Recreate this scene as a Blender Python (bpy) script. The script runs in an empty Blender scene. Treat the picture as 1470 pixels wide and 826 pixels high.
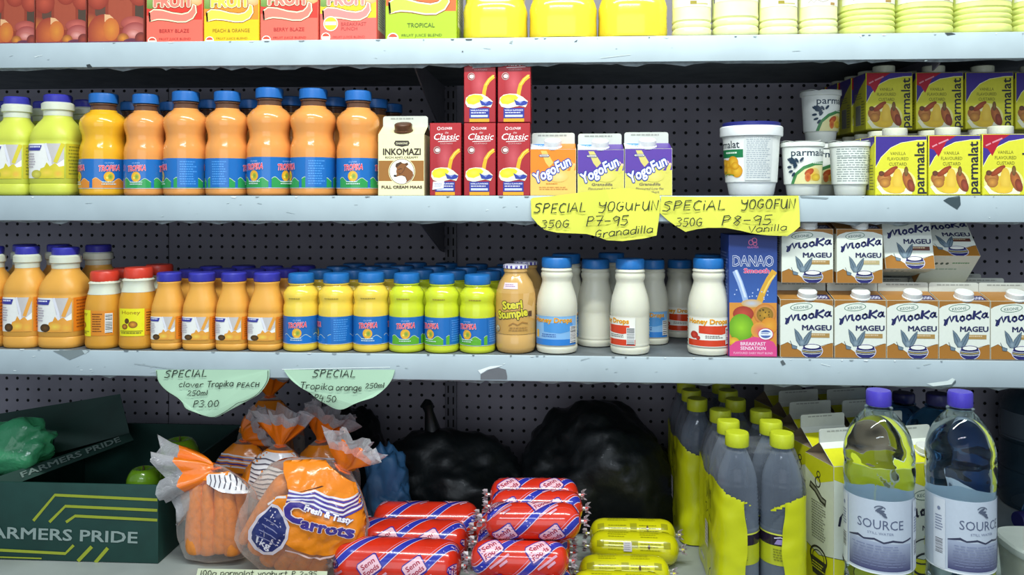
import bpy, bmesh, math, random
from mathutils import Vector, Matrix, noise
from mathutils.geometry import tessellate_polygon
R = math.radians
S = bpy.context.scene
C = S.collection
random.seed(7)
# ---------------------------------------------------------------- camera, world, lights, exposure
EH, CD, YAW, F = 1.30, 1.20, 0.061, 1200.0          # eye height, distance to the shelf fronts, yaw, focal length in pixels
HORIZON = 281
cam = bpy.data.cameras.new('camera'); co = bpy.data.objects.new('camera', cam); C.objects.link(co)
cam.sensor_width = 36; cam.lens = 36 * F / 1470; cam.shift_y = -(413 - HORIZON) / 1470
cam.clip_start = .05
co.location = (0, -CD, EH); co.rotation_euler = (R(90), 0, YAW)
S.camera = co
w = bpy.data.worlds.new('world'); S.world = w; w.use_nodes = True
w.node_tree.nodes['Background'].inputs[0].default_value = (.62, .74, .86, 1)
w.node_tree.nodes['Background'].inputs[1].default_value = .50
def area(name, loc, target, sx, sy, power, col):
    l = bpy.data.lights.new(name, 'AREA'); l.shape = 'RECTANGLE'; l.size = sx; l.size_y = sy; l.energy = power; l.color = col
    o = bpy.data.objects.new(name, l); C.objects.link(o); o.location = loc
    o.rotation_euler = (Vector(target) - Vector(loc)).to_track_quat('-Z', 'Y').to_euler(); return o
area('tube_glow', (.10, -.62, EH + .90), (.08, .05, EH - .1), 1.5, .05, 21, (.93, 1, .955))
area('aisle_glow', (-.2, -2.3, EH + 1.25), (0, 0, EH - .3), 1.3, .12, 13, (.82, .92, 1))
area('frontal_fill', (-.3, -3.2, EH + .15), (0, .3, EH - .1), 2.6, 1.6, 18, (.86, .93, 1))  # unseen soft fill behind the camera, added to brighten the shelf backs
S.view_settings.view_transform = 'Standard'; S.view_settings.look = 'None'
S.view_settings.exposure = 0.08; S.view_settings.gamma = 1; S.view_settings.use_curve_mapping = False
Z1, Z2, Z3, Z4 = EH + .227, EH, EH - .229, EH - .545      # shelf surfaces
YB = .42                                                   # back panel
def depth(px, Y): return (Y + CD) / (math.cos(YAW) + (px - 735) / F * math.sin(YAW))
def wx(px, Y): return depth(px, Y) * (-math.sin(YAW) + (px - 735) / F * math.cos(YAW))
def wz(px, py, Y): return EH + depth(px, Y) * (HORIZON - py) / F
# ---------------------------------------------------------------- materials
def lin(c):
    if isinstance(c, str): c = tuple(int(c[i:i+2], 16) / 255 for i in (0, 2, 4))
    return tuple((x / 12.92 if x <= .04045 else ((x + .055) / 1.055) ** 2.4) for x in c[:3]) + (1,)
_m = {}
def mat(name, col='808080', rough=.4, trans=0, ior=1.45, alpha=1, sss=0, metal=0, bump=0, bscale=60, var=.06, attr=False, coat=0, emit=0, spec=.5):
    if name in _m: return _m[name]
    m = bpy.data.materials.new(name); m.use_nodes = True; nt = m.node_tree; b = nt.nodes['Principled BSDF']; _m[name] = m
    b.inputs['Roughness'].default_value = rough; b.inputs['Transmission Weight'].default_value = trans; b.inputs['IOR'].default_value = ior
    b.inputs['Alpha'].default_value = alpha; b.inputs['Metallic'].default_value = metal; b.inputs['Coat Weight'].default_value = coat
    b.inputs['Specular IOR Level'].default_value = spec
    if sss: b.inputs['Subsurface Weight'].default_value = sss; b.inputs['Subsurface Radius'].default_value = (.01, .008, .004); b.inputs['Subsurface Scale'].default_value = .5
    tc = nt.nodes.new('ShaderNodeTexCoord'); nz = nt.nodes.new('ShaderNodeTexNoise'); nz.inputs['Scale'].default_value = bscale; nz.inputs['Detail'].default_value = 3
    nt.links.new(tc.outputs['Object'], nz.inputs['Vector'])
    mx = nt.nodes.new('ShaderNodeMix'); mx.data_type = 'RGBA'; mx.blend_type = 'MULTIPLY'
    mx.inputs[0].default_value = 1
    rmp = nt.nodes.new('ShaderNodeMapRange'); rmp.inputs['To Min'].default_value = 1 - var; rmp.inputs['To Max'].default_value = 1
    rmp.inputs['From Min'].default_value = .3; rmp.inputs['From Max'].default_value = .6
    nt.links.new(nz.outputs['Fac'], rmp.inputs['Value'])
    if attr:
        a = nt.nodes.new('ShaderNodeAttribute'); a.attribute_name = 'Col'; nt.links.new(a.outputs['Color'], mx.inputs[6])
    else: mx.inputs[6].default_value = lin(col)
    nt.links.new(rmp.outputs[0], mx.inputs[7]); nt.links.new(mx.outputs[2], b.inputs['Base Color'])
    if bump:
        bp = nt.nodes.new('ShaderNodeBump'); bp.inputs['Strength'].default_value = bump; bp.inputs['Distance'].default_value = .002
        nt.links.new(nz.outputs['Fac'], bp.inputs['Height']); nt.links.new(bp.outputs[0], b.inputs['Normal'])
    return m
PRINT = mat('printed_board', attr=True, rough=.38, var=.03, bscale=200)
PRINTM = mat('printed_matt', attr=True, rough=.7, var=.05, bscale=120)
PRINTG = mat('printed_film', attr=True, rough=.18, var=.03, bscale=120, coat=.3)
PRINTW = mat('printed_wrinkled_film', attr=True, rough=.22, var=.05, bscale=70, bump=.5, coat=.3)
def film(name, col, rough=.12, amount=.25, bump=.6, bscale=45, clear=False, rim=.6):
    if name in _m: return _m[name]
    m = bpy.data.materials.new(name); m.use_nodes = True; nt = m.node_tree; _m[name] = m
    for n in list(nt.nodes): nt.nodes.remove(n)
    out = nt.nodes.new('ShaderNodeOutputMaterial'); mix = nt.nodes.new('ShaderNodeMixShader')
    tr = nt.nodes.new('ShaderNodeBsdfTransparent'); tr.inputs[0].default_value = lin(col)
    pb = nt.nodes.new('ShaderNodeBsdfPrincipled'); pb.inputs['Base Color'].default_value = lin(col); pb.inputs['Roughness'].default_value = rough
    pb.inputs['Specular IOR Level'].default_value = 1
    if clear: pb.inputs['Base Color'].default_value = (.30, .32, .36, 1); tr.inputs[0].default_value = (.93, .93, .94, 1)
    tc = nt.nodes.new('ShaderNodeTexCoord'); nz = nt.nodes.new('ShaderNodeTexNoise'); nz.inputs['Scale'].default_value = bscale; nz.inputs['Detail'].default_value = 4
    nz.inputs['Distortion'].default_value = 1
    nt.links.new(tc.outputs['Object'], nz.inputs['Vector'])
    bp = nt.nodes.new('ShaderNodeBump'); bp.inputs['Strength'].default_value = bump; bp.inputs['Distance'].default_value = .004
    nt.links.new(nz.outputs['Fac'], bp.inputs['Height']); nt.links.new(bp.outputs[0], pb.inputs['Normal'])
    lw = nt.nodes.new('ShaderNodeLayerWeight'); lw.inputs[0].default_value = .35; nt.links.new(bp.outputs[0], lw.inputs['Normal'])
    ma = nt.nodes.new('ShaderNodeMath'); ma.operation = 'MULTIPLY_ADD'; ma.inputs[1].default_value = rim; ma.inputs[2].default_value = amount; ma.use_clamp = True
    nt.links.new(lw.outputs['Facing'], ma.inputs[0]); nt.links.new(ma.outputs[0], mix.inputs[0])
    nt.links.new(tr.outputs[0], mix.inputs[1]); nt.links.new(pb.outputs[0], mix.inputs[2]); nt.links.new(mix.outputs[0], out.inputs[0])
    return m
# ---------------------------------------------------------------- object helpers (builders work in millimetres)
MM = .001
def link(name, me, m, parent=None, smooth=False):
    o = bpy.data.objects.new(name, me); C.objects.link(o)
    if m: me.materials.append(m)
    if smooth:
        me.polygons.foreach_set('use_smooth', [True] * len(me.polygons))
    if parent: o.parent = parent
    return o
def bmo(name, bm, m, parent=None, smooth=False, auto=None):
    bmesh.ops.recalc_face_normals(bm, faces=bm.faces)
    if auto is not None:
        smooth = True
        for e in bm.edges:
            if len(e.link_faces) == 2 and e.calc_face_angle(0) > R(auto): e.smooth = False
    me = bpy.data.meshes.new(name); bm.to_mesh(me); bm.free(); return link(name, me, m, parent, smooth)
def thing(name, label='', cat='', group=None):
    o = bpy.data.objects.new(name, None); C.objects.link(o); o.empty_display_size = .02
    return tag(o, label, cat, group)
def tag(o, label, cat, group=None):
    o['label'] = label; o['category'] = cat
    if group: o['group'] = group
    return o
def dup(o, parent=None):
    c = o.copy(); C.objects.link(c); c.parent = parent
    for ch in o.children: dup(ch, c)
    return c
def boxbm(x0, x1, y0, y1, z0, z1, bev=0, seg=2, bm=None):
    own = bm is None
    if own: bm = bmesh.new()
    vs = [bm.verts.new((x * MM, y * MM, z * MM)) for z in (z0, z1) for x, y in ((x0, y0), (x1, y0), (x1, y1), (x0, y1))]
    fs = [bm.faces.new([vs[i] for i in f]) for f in ((3, 2, 1, 0), (4, 5, 6, 7), (0, 1, 5, 4), (1, 2, 6, 5), (2, 3, 7, 6), (3, 0, 4, 7))]
    if bev: bmesh.ops.bevel(bm, geom=list({e for f in fs for e in f.edges}), offset=bev * MM, segments=seg, affect='EDGES', profile=.5)
    return bm
def box(name, x0, x1, y0, y1, z0, z1, m, parent=None, bev=0):
    return bmo(name, boxbm(x0, x1, y0, y1, z0, z1, bev), m, parent, auto=50 if bev else None)
def se(th, n):
    if abs(n - 2) < 1e-4: return 1
    return (abs(math.cos(th)) ** n + abs(math.sin(th)) ** n) ** (-1 / n)
def rz(prof, z):
    for (r0, z0), (r1, z1) in zip(prof, prof[1:]):
        if z0 <= z <= z1 and z1 > z0: return r0 + (r1 - r0) * (z - z0) / (z1 - z0)
    return prof[0][0] if z < prof[0][1] else prof[-1][0]
def spl(pts, k=4):                     # smooth a profile
    out = []
    for i in range(len(pts) - 1):
        p0, p1, p2, p3 = pts[max(i-1, 0)], pts[i], pts[i+1], pts[min(i+2, len(pts)-1)]
        for j in range(k):
            t = j / k
            out.append(tuple(.5 * (2*b + (c-a)*t + (2*a-5*b+4*c-d)*t*t + (3*b-a-3*c+d)*t**3) for a, b, c, d in zip(p0, p1, p2, p3)))
    out.append(pts[-1]); return [(max(r, 0), z) for r, z in out]
def nat(n, z):                         # section exponent at height z: (n, z0, z1) turns round between z0 and z1
    if not isinstance(n, tuple): return n
    a, z0, z1 = n; f = min(1, max(0, (z - z0) / (z1 - z0))); return a + (2 - a) * f
def lathe(name, prof, m, parent=None, segs=32, n=2, ky=1, axis='z', auto=40, ribs=0, warp=None, cx=0, cy=0):
    bm = bmesh.new(); rings = []
    for r, z in prof:
        ring = []
        for i in range(segs):
            th = 2 * math.pi * i / segs
            rr = r * se(th, nat(n, z)) + (ribs if i % 2 else 0)
            x, y, zz = cx + rr * math.sin(th), cy - ky * rr * math.cos(th), z
            if warp: x, y, zz = warp(x, y, zz)
            p = (x, y, zz) if axis == 'z' else (zz, x, y)
            ring.append(bm.verts.new([q * MM for q in p]))
        rings.append(ring)
    for a, b in zip(rings, rings[1:]):
        for i in range(segs): bm.faces.new((a[i], a[(i+1) % segs], b[(i+1) % segs], b[i]))
    if prof[0][0] > .01: bm.faces.new(rings[0][::-1])
    if prof[-1][0] > .01: bm.faces.new(rings[-1])
    bmesh.ops.remove_doubles(bm, verts=bm.verts, dist=1e-6)
    return bmo(name, bm, m, parent, auto=auto)
def tube(name, pts, r, m, parent=None, segs=8, closed=False, rad=None):      # pts in mm
    bm = bmesh.new(); rings = []
    P = [Vector(p) for p in pts]
    for i, p in enumerate(P):
        d = (P[min(i+1, len(P)-1)] - P[max(i-1, 0)]).normalized()
        u = d.cross(Vector((0, 1, .01))).normalized(); v = d.cross(u)
        rr = rad[i] if rad else r
        rings.append([bm.verts.new((p + rr * (u * math.cos(2*math.pi*k/segs) + v * math.sin(2*math.pi*k/segs))) * MM) for k in range(segs)])
    for a, b in zip(rings, rings[1:]):
        for k in range(segs): bm.faces.new((a[k], a[(k+1) % segs], b[(k+1) % segs], b[k]))
    bm.faces.new(rings[0]); bm.faces.new(rings[-1])
    return bmo(name, bm, m, parent, auto=50)
# ---------------------------------------------------------------- flat print: coloured shapes laid on a surface
_tc = {}
def glyphs(s, off):
    k = (s, off)
    if k not in _tc:
        cu = bpy.data.curves.new('t', 'FONT'); cu.body = s; cu.resolution_u = 2; cu.offset = off; cu.align_x = 'LEFT'
        o = bpy.data.objects.new('t', cu); C.objects.link(o)
        dg = bpy.context.evaluated_depsgraph_get(); me = bpy.data.meshes.new_from_object(o.evaluated_get(dg))
        vs = [(v.co.x, v.co.y) for v in me.vertices]; me.calc_loop_triangles()
        tr = [[vs[i] for i in t.vertices] for t in me.loop_triangles]
        xs = [v[0] for v in vs] or [0, 1]
        _tc[k] = (tr, min(xs), max(xs))
        bpy.data.objects.remove(o); bpy.data.curves.remove(cu); bpy.data.meshes.remove(me)
    return _tc[k]
class Pr:
    def __init__(s): s.t = []; s.L = 0
    def tri(s, p, c): s.t.append((p, c, s.L))
    def poly(s, pts, col, cols=None, keep=False):
        if not keep: s.L += 1
        cc = [lin(c) for c in cols] if cols else [lin(col)] * len(pts)
        for t in tessellate_polygon([[Vector((x, y, 0)) for x, y in pts]]):
            s.tri([pts[i] for i in t], [cc[i] for i in t])
        return s
    def rect(s, x0, y0, x1, y1, col, top=None):
        return s.poly([(x0, y0), (x1, y0), (x1, y1), (x0, y1)], col, [col, col, top, top] if top else None)
    def ell(s, cx, cy, rx, ry, col, edge=None, n=20, rot=0):
        s.L += 1; a, b = lin(col), lin(edge or col); q = []
        for i in range(n):
            t = 2 * math.pi * i / n; x, y = rx * math.cos(t), ry * math.sin(t)
            q.append((cx + x * math.cos(rot) - y * math.sin(rot), cy + x * math.sin(rot) + y * math.cos(rot)))
        for i in range(n): s.tri([(cx, cy), q[i], q[(i+1) % n]], [a, b, b])
        return s
    def line(s, pts, wd, col, keep=False):
        if not keep: s.L += 1
        c = lin(col); pts = [Vector(p) for p in pts]; L, Rr = [], []
        for i, p in enumerate(pts):
            d = (pts[min(i+1, len(pts)-1)] - pts[max(i-1, 0)])
            d = d.normalized() if d.length else Vector((1, 0)); nrm = Vector((-d.y, d.x)) * wd / 2
            L.append(tuple(p + nrm)); Rr.append(tuple(p - nrm))
        for i in range(len(pts) - 1):
            s.tri([L[i], Rr[i], Rr[i+1]], [c]*3); s.tri([L[i], Rr[i+1], L[i+1]], [c]*3)
        return s
    def arc(s, cx, cy, rx, ry, wd, col, a0=0, a1=360, n=24):
        return s.line([(cx + rx * math.cos(R(a0 + (a1-a0) * i / n)), cy + ry * math.sin(R(a0 + (a1-a0) * i / n))) for i in range(n+1)], wd, col)
    def text(s, st, x, y, h, col, sx=1, shear=0, rot=0, bold=0, out=None, align='c', wid=None, out2=None):
        # x, y: baseline anchor; h: cap height; out=(width, colour)
        k = h / .70; _, a, b = glyphs(st, 0)
        if wid: sx = wid / ((b - a) * k)
        ax = {'c': (a + b) / 2, 'l': a, 'r': b}[align]
        jobs = []
        if out2: jobs.append((bold + out2[0], out2[1]))
        if out: jobs.append((bold + out[0], out[1]))
        jobs.append((max(bold, 0), col))
        for off, cl in jobs:
            s.L += 1; c = lin(cl); off *= .8; nd = 1 if off == 0 else (4 if off < .04 else 8)
            L0 = s.L
            for q in range(nd):
              s.L = L0 + q*.1
              ox, oy = (0, 0) if nd == 1 else (off*math.cos(2*math.pi*(q+.5)/nd), off*math.sin(2*math.pi*(q+.5)/nd))
              for t in glyphs(st, 0)[0]:
                p = []
                for gx, gy in t:
                    gx += ox; gy += oy
                    X = (gx - ax) * k * sx + gy * k * shear; Y = gy * k
                    p.append((x + X * math.cos(rot) - Y * math.sin(rot), y + X * math.sin(rot) + Y * math.cos(rot)))
                s.tri(p, [c]*3)
        return s
    def tiny(s, x0, y0, x1, y1, n, col, wd=None):      # rows of print too small to read
        s.L += 1; c = lin(col); hh = (y1 - y0) / n; wd = wd or hh * .45
        for i in range(n):
            y = y0 + hh * (i + .5); x = x0 + random.random() * (x1-x0) * .05; e = x1 - random.random() * (x1-x0) * .25
            while x < e:
                q = min(x + (x1-x0) * random.uniform(.06, .16), e)
                s.tri([(x, y), (q, y), (q, y+wd)], [c]*3); s.tri([(x, y), (q, y+wd), (x, y+wd)], [c]*3); x = q + (x1-x0) * .025
        return s
    def bars(s, x0, y0, x1, y1, n=10, vertical=True, bg='f4f4f0', col='222228'):
        s.rect(x0, y0, x1, y1, bg); s.L += 1; c = lin(col)
        for i in range(n):
            f = i / n; g = f + random.uniform(.3, .65) / n
            a = (x0 + (x1-x0)*f, y0+.5, x0 + (x1-x0)*g, y1-.5) if vertical else (x0+.5, y0 + (y1-y0)*f, x1-.5, y0 + (y1-y0)*g)
            s.tri([(a[0], a[1]), (a[2], a[1]), (a[2], a[3])], [c]*3); s.tri([(a[0], a[1]), (a[2], a[3]), (a[0], a[3])], [c]*3)
        return s
    def build(s, name, mapf, parent=None, clip=None, maxlen=None, m=None):
        mL = max([t[2] for t in s.t] + [1]); lf = min(1, (22 if maxlen else 16)/mL)
        T = [(p, c, L*lf) for p, c, L in s.t]
        if clip: T = [q for t in T for q in cliptri(t, clip)]
        vi, V, Fc, Cl = {}, [], [], []
        def idx(p, L):
            k = (round(p[0], 3), round(p[1], 3), round(L, 4))
            if k not in vi: vi[k] = len(V); V.append([q * MM for q in mapf(p[0], p[1], L)])
            return vi[k]
        st = list(T)
        while st:
            p, c, L = st.pop()
            if maxlen:
                d = [math.hypot(p[i][0]-p[(i+1) % 3][0], p[i][1]-p[(i+1) % 3][1]) for i in range(3)]
                i = d.index(max(d))
                if d[i] > maxlen:
                    a, b, e = p[i], p[(i+1) % 3], p[(i+2) % 3]; ca, cb, ce = c[i], c[(i+1) % 3], c[(i+2) % 3]
                    mm = ((a[0]+b[0])/2, (a[1]+b[1])/2); cm = tuple((u+v)/2 for u, v in zip(ca, cb))
                    st.append(((a, mm, e), (ca, cm, ce), L)); st.append(((mm, b, e), (cm, cb, ce), L)); continue
            area2 = (p[1][0]-p[0][0])*(p[2][1]-p[0][1]) - (p[2][0]-p[0][0])*(p[1][1]-p[0][1])
            if abs(area2) < 1e-4: continue
            if area2 < 0: p = (p[0], p[2], p[1]); c = (c[0], c[2], c[1])
            f = [idx(q, L) for q in p]
            if len(set(f)) == 3: Fc.append(f); Cl += c
        me = bpy.data.meshes.new(name); me.from_pydata(V, [], Fc)
        at = me.color_attributes.new('Col', 'FLOAT_COLOR', 'CORNER')
        at.data.foreach_set('color', [x for c in Cl for x in c])
        return link(name, me, m or PRINT, parent, smooth=maxlen is not None)
def cliptri(t, clip):
    p, c, L = t; x0, y0, x1, y1 = clip
    if all(x0 <= q[0] <= x1 and y0 <= q[1] <= y1 for q in p): return [t]
    P = list(zip(p, c))
    for ax, lim, sg in ((0, x0, 1), (0, x1, -1), (1, y0, 1), (1, y1, -1)):
        o = []
        for i in range(len(P)):
            (a, ca), (b, cb) = P[i], P[(i+1) % len(P)]
            ia, ib = (a[ax]-lim)*sg >= 0, (b[ax]-lim)*sg >= 0
            if ia: o.append((a, ca))
            if ia != ib:
                f = (lim-a[ax])/(b[ax]-a[ax]); o.append(((a[0]+(b[0]-a[0])*f, a[1]+(b[1]-a[1])*f), tuple(u+(v-u)*f for u, v in zip(ca, cb))))
        P = o
        if not P: return []
    return [((P[0][0], P[i][0], P[i+1][0]), (P[0][1], P[i][1], P[i+1][1]), L) for i in range(1, len(P)-1)]
def onfront(w, y, z0=0, g=.25):        # canvas 0..w on a box front at depth y
    return lambda px, py, L: (px - w/2, y - g - L*.045, z0 + py)
def onleft(x, d, z0=0, g=.25):         # canvas runs from the back edge to the front edge of a left side
    return lambda px, py, L: (x - g - L*.045, d/2 - px, z0 + py)
def onright(x, d, z0=0, g=.25):
    return lambda px, py, L: (x + g + L*.045, px - d/2, z0 + py)
def onround(prof, z0, W, n=2, th0=0, ky=1, g=.35):
    Rm = rz(prof, z0 + 10)
    def f(px, py, L):
        th = th0 + (px - W/2) / Rm; r = rz(prof, z0 + py) * se(th, nat(n, z0 + py)) + g + L*.085
        return (r * math.sin(th), -ky * r * math.cos(th), z0 + py)
    return f
# handwriting: letters as pen strokes on a 4 x 6 grid
_o = [(3.6, 3.4), (2, 4), (.6, 3.2), (.3, 1.6), (1.2, .2), (2.6, .3), (3.6, 1.6), (3.6, 3.4)]
G = {'S': ([[(3.8,5.4),(2.5,6),(.8,5.4),(.6,4.2),(2.8,3),(3.2,1.4),(2,.1),(0,.4)]],4.4), 'P': ([[(.6,0),(.9,6)],[(.7,5.7),(2.8,6),(3.6,4.8),(2.8,3.4),(.8,3)]],4.3),
 'E': ([[(3.4,5.9),(.8,5.8),(.6,0),(3.3,.2)],[(.7,3),(3,3.2)]],4.2), 'C': ([[(3.6,5.4),(2.2,6),(.7,4.6),(.4,2),(1.4,.2),(3.4,.4)]],4.2),
 'I': ([[(.8,0),(.9,6)]],2), 'A': ([[(0,0),(2,6),(3.8,0)],[(.8,2.2),(3.2,2.4)]],4.6), 'L': ([[(.8,6),(.6,0),(3.4,.2)]],4.1),
 'Y': ([[(.2,6),(.6,4),(2.2,3.4),(3.6,4.2)],[(3.8,6),(3.4,1),(2.4,-.6),(.4,-.4)]],4.6), 'O': ([[(2.6,6),(1,5.4),(.3,3),(1,.4),(2.8,.3),(3.8,2.6),(3.5,5),(2.6,6)]],4.6),
 'G': ([[(3.6,5.2),(2.2,6),(.6,4.4),(.5,1.6),(2,.1),(3.5,1.2),(3.5,2.8)],[(2,2.8),(4,2.9)]],4.8), 'U': ([[(.4,6),(.4,1.6),(1.6,0),(3,.8),(3.6,6),(3.7,0)]],4.6),
 'F': ([[(.7,0),(.9,6),(3.6,6)],[(.7,3.2),(3,3.4)]],4.1), 'N': ([[(.5,0),(.5,6),(3.2,0),(3.6,6)]],4.6), 'R': ([[(.6,0),(.8,6),(3,5.6),(3.2,4),(.8,3.2),(3.6,0)]],4.4),
 'H': ([[(.6,0),(.7,6)],[(3.4,0),(3.5,6)],[(.7,3),(3.4,3.1)]],4.4), 'T': ([[(0,5.8),(4,6)],[(2,5.9),(1.8,0)]],4.2), 'V': ([[(0,6),(1.8,0),(3.8,6)]],4.2),
 '3': ([[(.4,5.6),(2.4,6),(3.4,4.8),(1.6,3.2),(3.4,2),(2.6,.2),(.2,.3)]],4.2), '5': ([[(3.6,6),(.9,5.8),(.7,3.4),(2.8,3.6),(3.4,1.8),(2.2,.1),(.2,.4)]],4.2),
 '0': ([[(2.2,6),(.8,5),(.4,2.4),(1.4,.1),(3,.8),(3.5,3.6),(2.2,6)]],4.3), '7': ([[(.2,5.8),(3.6,6),(1.8,0)],[(1,3),(3.6,3.2)]],4.2), '9': ([[(3.4,5.2),(1.8,6),(.5,4.6),(1.4,3),(3.3,4),(3.5,5.4),(3.1,0)]],4.2),
 '8': ([[(3.4,5.2),(2,6),(.8,5),(3.2,2),(2.2,.1),(.7,1.4),(3.4,5.2)]],4.2), '-': ([[(.4,3),(3.2,3.1)]],3.8), '2': ([[(.4,5),(2,6),(3.4,4.8),(.3,.2),(3.6,.2)]],4.2),
 '4': ([[(1.4,6),(.3,2.4),(3.6,2.6)],[(2.9,4.4),(2.6,-.4)]],4.2), '1': ([[(.6,0),(.9,6)]],2.2), '.': ([[(.4,.1),(.9,.5)]],1.8),
 'a': ([_o,[(3.6,3.8),(3.6,.2)]],4.4), 'r': ([[(.5,4),(.5,0)],[(.5,2.4),(1.6,3.8),(3,3.8)]],3.4), 'n': ([[(.5,4),(.5,0)],[(.5,2.6),(2,4),(3.2,3),(3.3,0)]],4.1),
 'd': ([_o,[(3.7,6.4),(3.6,.2)]],4.4), 'i': ([[(.7,4),(.7,0)],[(.7,5.4),(.9,5.8)]],1.8), 'l': ([[(.7,6.2),(.7,0)]],1.9), 'c': ([[(3.2,3.6),(1.6,4),(.4,2.2),(1.2,.2),(3.2,.4)]],3.8),
 'o': ([[(2.2,4),(.7,3.2),(.4,1.6),(1.3,.1),(2.8,.3),(3.5,1.8),(3,3.4),(2.1,4)]],4.2), 'v': ([[(0,4),(1.6,0),(3.2,4)]],3.6), 'e': ([[(.4,2),(3.2,2.4),(2.4,3.9),(.8,3.4),(.4,1.4),(1.6,0),(3.4,.6)]],4), 'p': ([[(.5,4),(.3,-2)],[(.5,3.4),(2.4,4),(3.4,2.4),(2.2,.4),(.5,.6)]],4),
 'k': ([[(.5,6),(.5,0)],[(3,4),(.6,2),(3.2,0)]],3.8), 'm': ([[(.4,4),(.4,0)],[(.4,3),(1.4,4),(2.1,3),(2.1,0)],[(2.1,3),(3.2,4),(3.9,3),(3.9,0)]],4.8), 'g': ([_o,[(3.6,4),(3.4,-1.4),(1.6,-2),(.3,-1.2)]],4.4),
 't': ([[(1.4,6),(1.3,.4),(2.8,.2)],[(0,4),(2.8,4.1)]],3.4), 'h': ([[(.5,6),(.5,0)],[(.5,2.6),(2,4),(3.2,3),(3.3,0)]],4.1), 'u': ([[(.4,4),(.6,.6),(2,0),(3.2,1.2),(3.3,4)],[(3.3,2),(3.5,0)]],4.2), 'y': ([[(.3,4),(1.8,1)],[(3.4,4),(1,-2)]],3.8), ' ': ([],3)}
def write(P, s, x, y, h, wid, wd, col='1c2418', slope=0):
    tot = sum(G[c][1] for c in s); kx = wid / tot; ky = h / 6; cx = 0
    P.L += 1
    for c in s:
        jy = random.uniform(-.25, .25) * ky
        for st in G[c][0]:
            pts = [(x + (cx + a + .12*b) * kx, y + b * ky + (cx + a) * kx * slope + jy) for a, b in st]
            P.line(pts, wd, col, keep=True); P.L += .12
        cx += G[c][1]
# ---------------------------------------------------------------- the setting
def k(v): return v * 1000
def struct(o): o['kind'] = 'structure'; return o
M_floor = mat('floor_tile', '8b8a84', rough=.5, bscale=8, var=.2)
struct(box('floor', -3500, 3500, -3500, 1000, -20, 0, M_floor))
struct(box('wall_rear', -3500, 3500, 620, 700, 0, 3000, mat('plaster', '8f9296', rough=.9, bscale=20)))
ENAMEL = mat('shelf_enamel', 'b6c4ca', rough=.42, bscale=14, var=.10)
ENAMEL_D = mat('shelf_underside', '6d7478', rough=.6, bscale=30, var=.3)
STEEL = mat('upright_steel', '77757e', rough=.5, bscale=30, var=.15)
def pegmat():
    m = mat('pegboard', '9a95a0', rough=.6, bscale=12, var=.16, spec=.25); nt = m.node_tree; b = nt.nodes['Principled BSDF']
    g = nt.nodes.new('ShaderNodeNewGeometry'); sp = nt.nodes.new('ShaderNodeSeparateXYZ'); nt.links.new(g.outputs['Position'], sp.inputs[0])
    def mth(op, a, bb=None):
        n = nt.nodes.new('ShaderNodeMath'); n.operation = op
        for i, q in enumerate((a, bb)):
            if q is None: continue
            if isinstance(q, float): n.inputs[i].default_value = q
            else: nt.links.new(q, n.inputs[i])
        return n.outputs[0]
    pit = .0222; zo = wz(200, 354, YB); xo = wx(225, YB)
    fx = mth('SUBTRACT', mth('FRACT', mth('ADD', mth('DIVIDE', mth('SUBTRACT', sp.outputs[0], xo), pit), 100.5)), .5)
    fz = mth('SUBTRACT', mth('FRACT', mth('ADD', mth('DIVIDE', mth('SUBTRACT', sp.outputs[2], zo), pit), 100.5)), .5)
    d = mth('SQRT', mth('ADD', mth('MULTIPLY', fx, fx), mth('MULTIPLY', fz, fz)))
    hole = mth('LESS_THAN', d, .135)
    src = b.inputs['Base Color'].links[0].from_socket
    mx = nt.nodes.new('ShaderNodeMix'); mx.data_type = 'RGBA'; nt.links.new(hole, mx.inputs[0]); nt.links.new(src, mx.inputs[6]); mx.inputs[7].default_value = (.004, .004, .005, 1)
    nt.links.new(mx.outputs[2], b.inputs['Base Color'])
    bp = nt.nodes.new('ShaderNodeBump'); bp.inputs['Strength'].default_value = .8; bp.inputs['Distance'].default_value = .002; bp.invert = True
    nt.links.new(hole, bp.inputs['Height']); nt.links.new(bp.outputs[0], b.inputs['Normal'])
    return m
PEG = pegmat()
back = thing('wall_back'); back['kind'] = 'structure'
for q in ('label', 'category'): del back[q]
XL, XR = -1300, 1250
seams = [XL, k(wx(242, YB)), k(wx(648, YB)), k(wx(1245, YB)), XR]
for a, b in zip(seams, seams[1:]): box('panel', a+1, b-1, k(YB), k(YB)+3, k(Z4)-60, k(Z1)+420, PEG, back)
def onplane(Y, g=.3):
    return lambda px, py, L: (k(wx(px, Y)), k(Y) - g - L*.04, k(wz(px, -py, Y)))
SHELF = []
for i, z in enumerate((Z1, Z2, Z3)):
    t = thing('shelf', ('top shelf of pale blue enamelled steel, carrying the fruit cartons and yellow bottles', 'second shelf from the top, pale blue steel, with the two yellow signs on it', 'third shelf from the top, pale blue chipped steel, with the two mint signs on it')[i], 'shelf', 'steel shelves'); SHELF.append(t)
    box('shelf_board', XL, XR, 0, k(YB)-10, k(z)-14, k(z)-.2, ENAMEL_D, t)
    rail = box('price_rail', XL, XR, -4, 0, k(z)-37, k(z)-.2, ENAMEL, t, bev=.8)
    bm = bmesh.new(); x = XL; pts = []              # ragged peeling strip below the rail
    while x < XR:
        pts.append((x, random.uniform(.5, 3.2) if random.random() < .7 else random.uniform(3, 6))); x += random.uniform(6, 26)
    top = [bm.verts.new((p[0]*MM, .0005, z-.036)) for p in pts]; bot = [bm.verts.new((p[0]*MM, .003, z-.037-p[1]*MM)) for p in pts]
    for j in range(len(pts)-1): bm.faces.new((top[j], top[j+1], bot[j+1], bot[j]))
    bmo('torn_strip', bm, mat('torn_strip', '8e979a', rough=.8, bscale=90, var=.4), t)
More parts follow.
